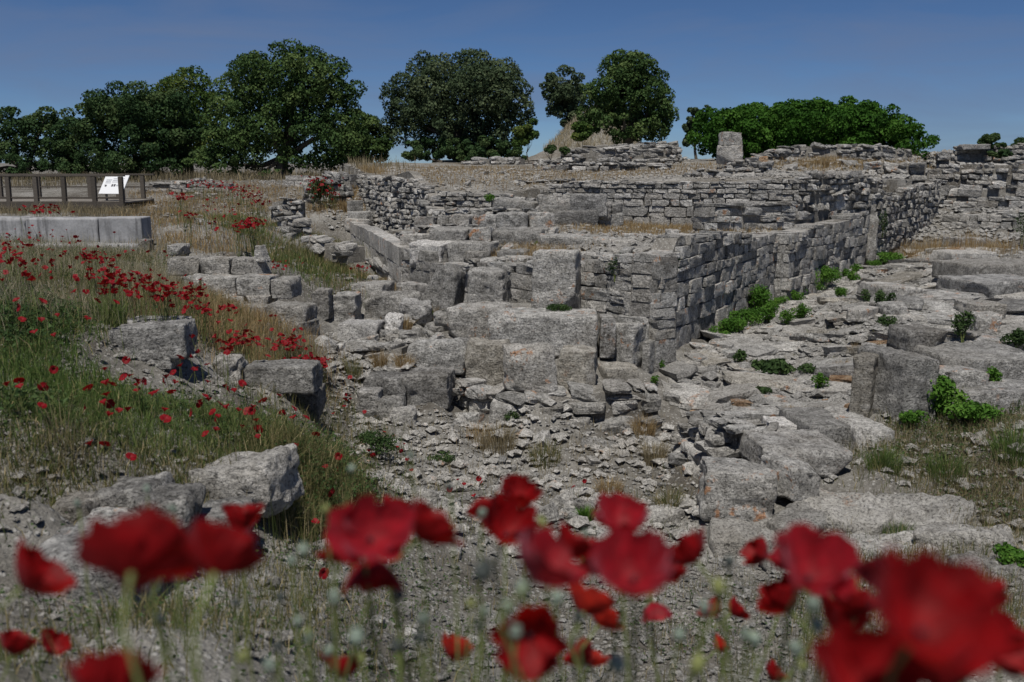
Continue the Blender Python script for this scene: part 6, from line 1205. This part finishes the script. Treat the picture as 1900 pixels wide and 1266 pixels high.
for u, v, wpx, D, op, ti, az, mt, lb, dr in [
    (450, 962, 72, .06, .55, 10, 100, 'petal', 'small upright cupped poppy above the dark spread poppies', (0, 0, 0, 0)),
    (412, 1030, 165, .075, 1.25, 55, 80, 'petal', 'dark spread poppy seen edge-on below the small cupped one', (.3, .2, 0, 0)),
    (250, 1030, 190, .08, 1.35, 62, 100, 'petal', 'flat dark poppy at left, stretched sideways', (.2, 0, .2, 0)),
    (68, 1064, 132, .075, .95, 50, 30, 'petal', 'dark poppy with glowing right tip at the left edge', (0, 0, 0, 0)),
    (205, 1262, 195, .08, 1.1, 35, 90, 'petal', 'poppy cut off by the bottom edge at left', (0, 0, 0, 0)),
    (690, 985, 140, .08, 1.0, 38, -70, 'petal_sheen', 'poppy with purplish sheen left of the centre, left of its neighbour', (0, .5, 0, .3)),
    (797, 975, 122, .075, .9, 45, 20, 'petal', 'orange-lit poppy touching its purplish left neighbour', (0, 0, 0, 0)),
    (688, 1068, 115, .07, .8, 150, -80, 'petal', 'drooping poppy hanging below the purplish one', (0, 0, 0, 0)),
    (966, 918, 78, .065, .7, 20, -90, 'petal', 'upright poppy at the top of the central cluster', (0, 0, 0, 0)),
    (945, 975, 112, .075, .85, 30, -60, 'petal', 'cupped poppy just below the topmost central one', (0, 0, 0, 0)),
    (1015, 1045, 165, .08, .95, 40, 0, 'petal_sheen', 'wide pink-sheened poppy in the middle of the cluster', (0, .3, 0, 0)),
    (1155, 962, 106, .075, 1.0, 15, -90, 'petal_sheen', 'lone pinkish bowl-shaped poppy right of the topmost central one', (0, 0, 0, 0)),
    (1175, 1055, 165, .08, 1.0, 32, -100, 'petal_sheen', 'large pale-sheened poppy at the right of the central cluster', (0, 0, .3, 0)),
    (1275, 1022, 98, .07, .9, 45, 150, 'petal', 'orange-red poppy right of the large pale-sheened one', (0, 0, 0, 0)),
    (985, 1187, 146, .08, 1.2, 78, -88, 'petal', 'round deep red poppy facing the camera at bottom centre', (0, 0, 0, 0)),
    (845, 1206, 66, .06, .6, 20, 30, 'petal_orange', 'small orange poppy left of the round deep red one', (0, 0, 0, 0)),
    (1092, 1118, 90, .065, 1.0, 60, 60, 'petal_orange', 'backlit orange poppy behind the stems right of centre', (.3, 0, 0, 0)),
    (1078, 1216, 70, .06, .8, 40, 160, 'petal', 'small red poppy half behind the round deep red one', (0, 0, 0, 0)),
    (1102, 1222, 52, .05, .7, 30, 20, 'petal_orange', 'small orange poppy low behind the stems', (0, 0, 0, 0)),
    (1215, 1135, 60, .06, .7, 160, -60, 'petal_sheen', 'hanging pink petal poppy below the pale-sheened one', (0, 0, 0, 0)),
    (1407, 1027, 60, .055, .6, 60, 170, 'petal', 'small closed orange-red poppy left of the right cluster', (0, 0, 0, 0)),
    (1512, 1053, 155, .08, .95, 32, -70, 'petal_sheen', 'bowl-shaped poppy at the top of the right cluster', (0, 0, 0, 0)),
    (1450, 1110, 98, .075, .7, 40, 160, 'petal', 'cupped poppy below left of the bowl-shaped one', (0, 0, 0, 0)),
    (1562, 1146, 105, .075, .75, 25, 10, 'petal', 'cupped poppy below the bowl-shaped one', (0, 0, 0, 0)),
    (1640, 1066, 115, .075, .95, 30, 90, 'petal_sheen', 'poppy half hidden behind the largest bloom', (0, 0, 0, 0)),
    (1728, 1145, 255, .078, 1.0, 34, -80, 'petal', 'largest bloom, broad and purplish, at lower right', (0, .2, 0, .2)),
    (1612, 1256, 215, .072, 1.05, 35, -90, 'petal', 'poppy cut off by the bottom edge below the largest bloom', (0, 0, 0, 0)),
    (1872, 1212, 135, .08, 1.0, 45, -50, 'petal', 'poppy leaving the frame at the right edge', (0, 0, 0, 0)),
    (1322, 1132, 48, .05, .7, 30, 180, 'petal', 'small poppy, left of a pair below the orange-red one', (0, 0, 0, 0)),
    (1366, 1132, 46, .05, .8, 60, 20, 'petal', 'small poppy, right of a pair below the orange-red one', (0, .4, 0, 0)),
    (1336, 1198, 40, .045, .6, 40, 0, 'petal_orange', 'tiny orange poppy below the small pair', (0, 0, 0, 0)),
    (1438, 1252, 42, .045, .6, 30, 0, 'petal', 'tiny poppy at the bottom edge, right of centre', (0, 0, 0, 0)),
    (638, 1236, 78, .06, .75, 30, 90, 'petal', 'dark poppy at the bottom edge left of centre', (0, .3, 0, 0)),
    (100, 1198, 58, .055, .7, 40, 0, 'petal', 'small magenta poppy low at left', (0, 0, 0, 0)),
    (30, 1195, 70, .06, .8, 30, 60, 'petal', 'small dark poppy at the lower left edge', (0, 0, 0, 0)),
    (742, 950, 80, .065, .8, 30, 40, 'petal', 'small deep red poppy tucked behind the purplish one', (0, 0, 0, 0)),
    (905, 945, 70, .06, .75, 30, 150, 'petal', 'small poppy at the left of the central cluster', (0, 0, 0, 0)),
    (1065, 1010, 95, .07, .8, 30, 30, 'petal', 'poppy filling the middle of the central cluster', (0, 0, 0, 0)),
    (1110, 1040, 90, .07, .75, 35, 170, 'petal', 'dark poppy between the pink-sheened and pale-sheened ones', (0, 0, 0, 0)),
    (1235, 1058, 85, .065, .8, 30, 10, 'petal', 'dark poppy at the right rim of the pale-sheened one', (0, 0, 0, 0)),
    (1120, 1145, 70, .06, .9, 50, 40, 'petal_orange', 'second backlit orange poppy behind the stems', (.2, 0, 0, 0)),
    (1470, 1040, 85, .065, .8, 25, 150, 'petal_sheen', 'pinkish poppy at the left of the bowl-shaped right one', (0, 0, 0, 0)),
    (1590, 1118, 100, .07, .8, 30, 60, 'petal', 'poppy wedged left of the largest bloom', (0, 0, 0, 0)),
    (1690, 1068, 120, .075, .85, 25, 70, 'petal_sheen', 'purplish poppy behind the top of the largest bloom', (0, 0, 0, 0)),
    (1800, 1100, 130, .075, .85, 25, 30, 'petal', 'poppy at the upper right of the largest bloom', (0, 0, 0, 0)),
    (1838, 1180, 130, .075, .85, 30, 10, 'petal', 'poppy below right of the largest bloom', (0, 0, 0, 0)),
    (1745, 1240, 150, .075, .9, 30, 60, 'petal', 'dark poppy at the bottom edge right of the largest bloom', (0, 0, 0, 0)),
    (330, 1022, 110, .07, .9, 45, 60, 'petal', 'dark poppy linking the flat and the spread poppies', (0, 0, 0, 0)),
    (640, 1020, 90, .065, .8, 40, 150, 'petal_orange', 'orange-lit poppy under the purplish one', (0, 0, 0, 0)),
    (1640, 1010, 1, .001, 1, 0, 0, '', '', ())]:
    if not mt: continue
    big_poppy(u, v, D * FPX / wpx, D, op, ti, az, mt, lb, dr)
# seed heads, buds and bare stems among the blooms
def seedhead(u, v, wpx, D, mat, label, kind):
    d = D * FPX / wpx; c = P(u, v, d); gx, gy = c[0] + random.gauss(0, .04), c[1] + random.gauss(.02, .04); b = np.array([gx, gy, float(hz(gx, gy))])
    root = empty('poppy_seed_head' if kind == 'pod' else 'poppy_bud', b, label, 'seed head' if kind == 'pod' else 'bud', 'seed heads and buds in the foreground')
    pr = [(0, .001), (.15, .3), (.45, .5), (.75, .46), (.95, .3), (1.0, .42), (1.08, .4), (1.1, .01)] if kind == 'pod' else [(0, .01), (.2, .34), (.6, .46), (1.0, .42), (1.35, .22), (1.5, .01)]
    k = 10; V = []
    for z, r_ in pr:
        for j in range(k): V.append((r_ * D * math.cos(j / k * 6.283), r_ * D * math.sin(j / k * 6.283), z * D))
    F = np.array([(i * k + j, i * k + (j + 1) % k, i * k + k + (j + 1) % k, i * k + k + j) for i in range(len(pr) - 1) for j in range(k)])
    e = Euler((random.gauss(0, .25), random.gauss(0, .25), 0)).to_matrix()
    obj('capsule', mesh_np('capsule', np.array(V) @ np.array(e).T + (c - b) - np.array([0, 0, D * .5]), F, M[mat], True), root)
    t = c - b - np.array([0, 0, D * .45])
    V, F = tube([(0, 0, -.05), t * .4 + np.array([random.gauss(0, .02), random.gauss(0, .02), 0]), t * .8 + np.array([random.gauss(0, .01), random.gauss(0, .01), 0]), t], [.0024, .0022, .002, .0018], 5)
    obj('stem', mesh_np('stem', V, F, M['stem'], True), root)
for u, v, w_, D, mt, lb, kd in [
    (563, 1022, 24, .014, 'pod', 'pale seed head left of the drooping poppy', 'pod'), (541, 1042, 18, .012, 'pod', 'small pale seed head beside the pale one', 'pod'), (325, 945, 16, .012, 'pod', 'pale seed head on a thick stem above the flat dark poppy', 'pod'),
    (347, 1012, 22, .013, 'pod', 'grey seed head before the flat dark poppy', 'pod'), (273, 908, 13, .011, 'pod', 'tiny pale seed head against the bank stones', 'pod'), (146, 934, 13, .011, 'pod', 'tiny seed head over the smaller dark stone', 'pod'),
    (888, 1062, 40, .02, 'pod_dark', 'large dark seed head in the centre', 'pod'), (974, 1095, 30, .017, 'pod', 'green-grey seed head above the round red poppy', 'pod'), (893, 954, 18, .013, 'pod', 'small seed head left of the cupped central poppy', 'pod'),
    (1352, 1042, 22, .014, 'pod_dark', 'dark seed head between the central and right clusters', 'pod'), (1334, 1096, 28, .016, 'bud', 'round yellowish bud below the dark seed head', 'bud'), (1510, 1124, 28, .016, 'pod', 'grey seed head in front of the right cluster', 'pod'),
    (1012, 972, 18, .012, 'bud', 'small yellow bud beside the cupped central poppy', 'bud'), (606, 948, 20, .013, 'bud', 'yellow-green bud left of the purplish poppy', 'bud'), (1085, 992, 14, .011, 'pod', 'tiny seed head between the central blooms', 'pod'),
    (650, 868, 14, .011, 'pod', 'tiny pale seed head high over the court weeds', 'pod'), (762, 846, 14, .011, 'pod', 'tiny seed head near the court poppies', 'pod'), (836, 905, 16, .012, 'pod_dark', 'dark little seed head above the orange-lit poppy', 'pod'),
    (624, 1110, 26, .016, 'pod', 'blurred seed head below the drooping poppy, left', 'pod'), (662, 1185, 32, .017, 'pod', 'blurred green seed head at the bottom left of centre', 'pod'), (736, 1200, 26, .015, 'pod_dark', 'dark seed head under the drooping poppy', 'pod'),
    (780, 1150, 20, .014, 'pod_dark', 'dark seed head on a reddish stem', 'pod'), (1150, 1235, 32, .017, 'pod', 'seed head low right of the round red poppy', 'pod'), (1260, 1180, 24, .015, 'pod', 'seed head between the stems right of centre', 'pod'),
    (1290, 1240, 34, .018, 'bud', 'green bud at the bottom right of centre', 'bud'), (1385, 1180, 22, .014, 'pod', 'seed head left of the cupped right poppy', 'pod'), (1480, 1205, 26, .016, 'pod', 'seed head below the right cluster', 'pod'),
    (568, 1185, 22, .014, 'pod', 'pale seed head low at left of centre', 'pod'), (520, 1110, 18, .013, 'pod_dark', 'dark seed head over the near bank', 'pod'), (440, 1120, 16, .012, 'pod_dark', 'small dark seed head over bare earth', 'pod'),
    (300, 1150, 18, .013, 'pod_dark', 'dark seed head right of the huge boulder', 'pod'), (1585, 1085, 16, .012, 'bud', 'tiny bud under the bowl-shaped right poppy', 'bud'), (1850, 1165, 22, .014, 'bud', 'green bud beside the largest bloom', 'bud')]:
    seedhead(u, v, w_, D, mt, lb, kd)
# leaves and stalks of the poppy stand
def near_stalks(n, seed, mat, h, wd, lean, label, y0=.75, y1=2.1):
    rg = np.random.default_rng(seed); y = rg.uniform(y0, y1, n); x = rg.uniform(-.62, .62, n) * (y + .15)
    return blades('grass', np.c_[x, y, hz(x, y) - .01], rg.uniform(h[0], h[1], n), rg.uniform(wd[0], wd[1], n), lean, mat, seed, label, 'stuff', 'grass')
near_stalks(300, 31, 'grass', (.3, .62), (.003, .0055), .25, 'green poppy stalks crowding the foreground')
near_stalks(200, 32, 'dry_grey', (.3, .6), (.002, .004), .3, 'dry stalks among the foreground poppies')
near_stalks(900, 33, 'grass', (.1, .34), (.004, .01), .5, 'low leaves at the foot of the foreground poppies')
near_stalks(500, 34, 'mixed', (.15, .4), (.003, .006), .4, 'mixed stalks down the near bank', 1.5, 3.4)
for k in range(26):
    u_ = random.uniform(430, 1560); v_ = random.uniform(1090, 1250); D_ = random.uniform(.011, .015)
    seedhead(u_, v_, random.uniform(16, 26), D_, random.choice(('pod', 'pod', 'pod_dark', 'bud')), 'small blurred seed head low in the foreground poppy stand', 'pod')
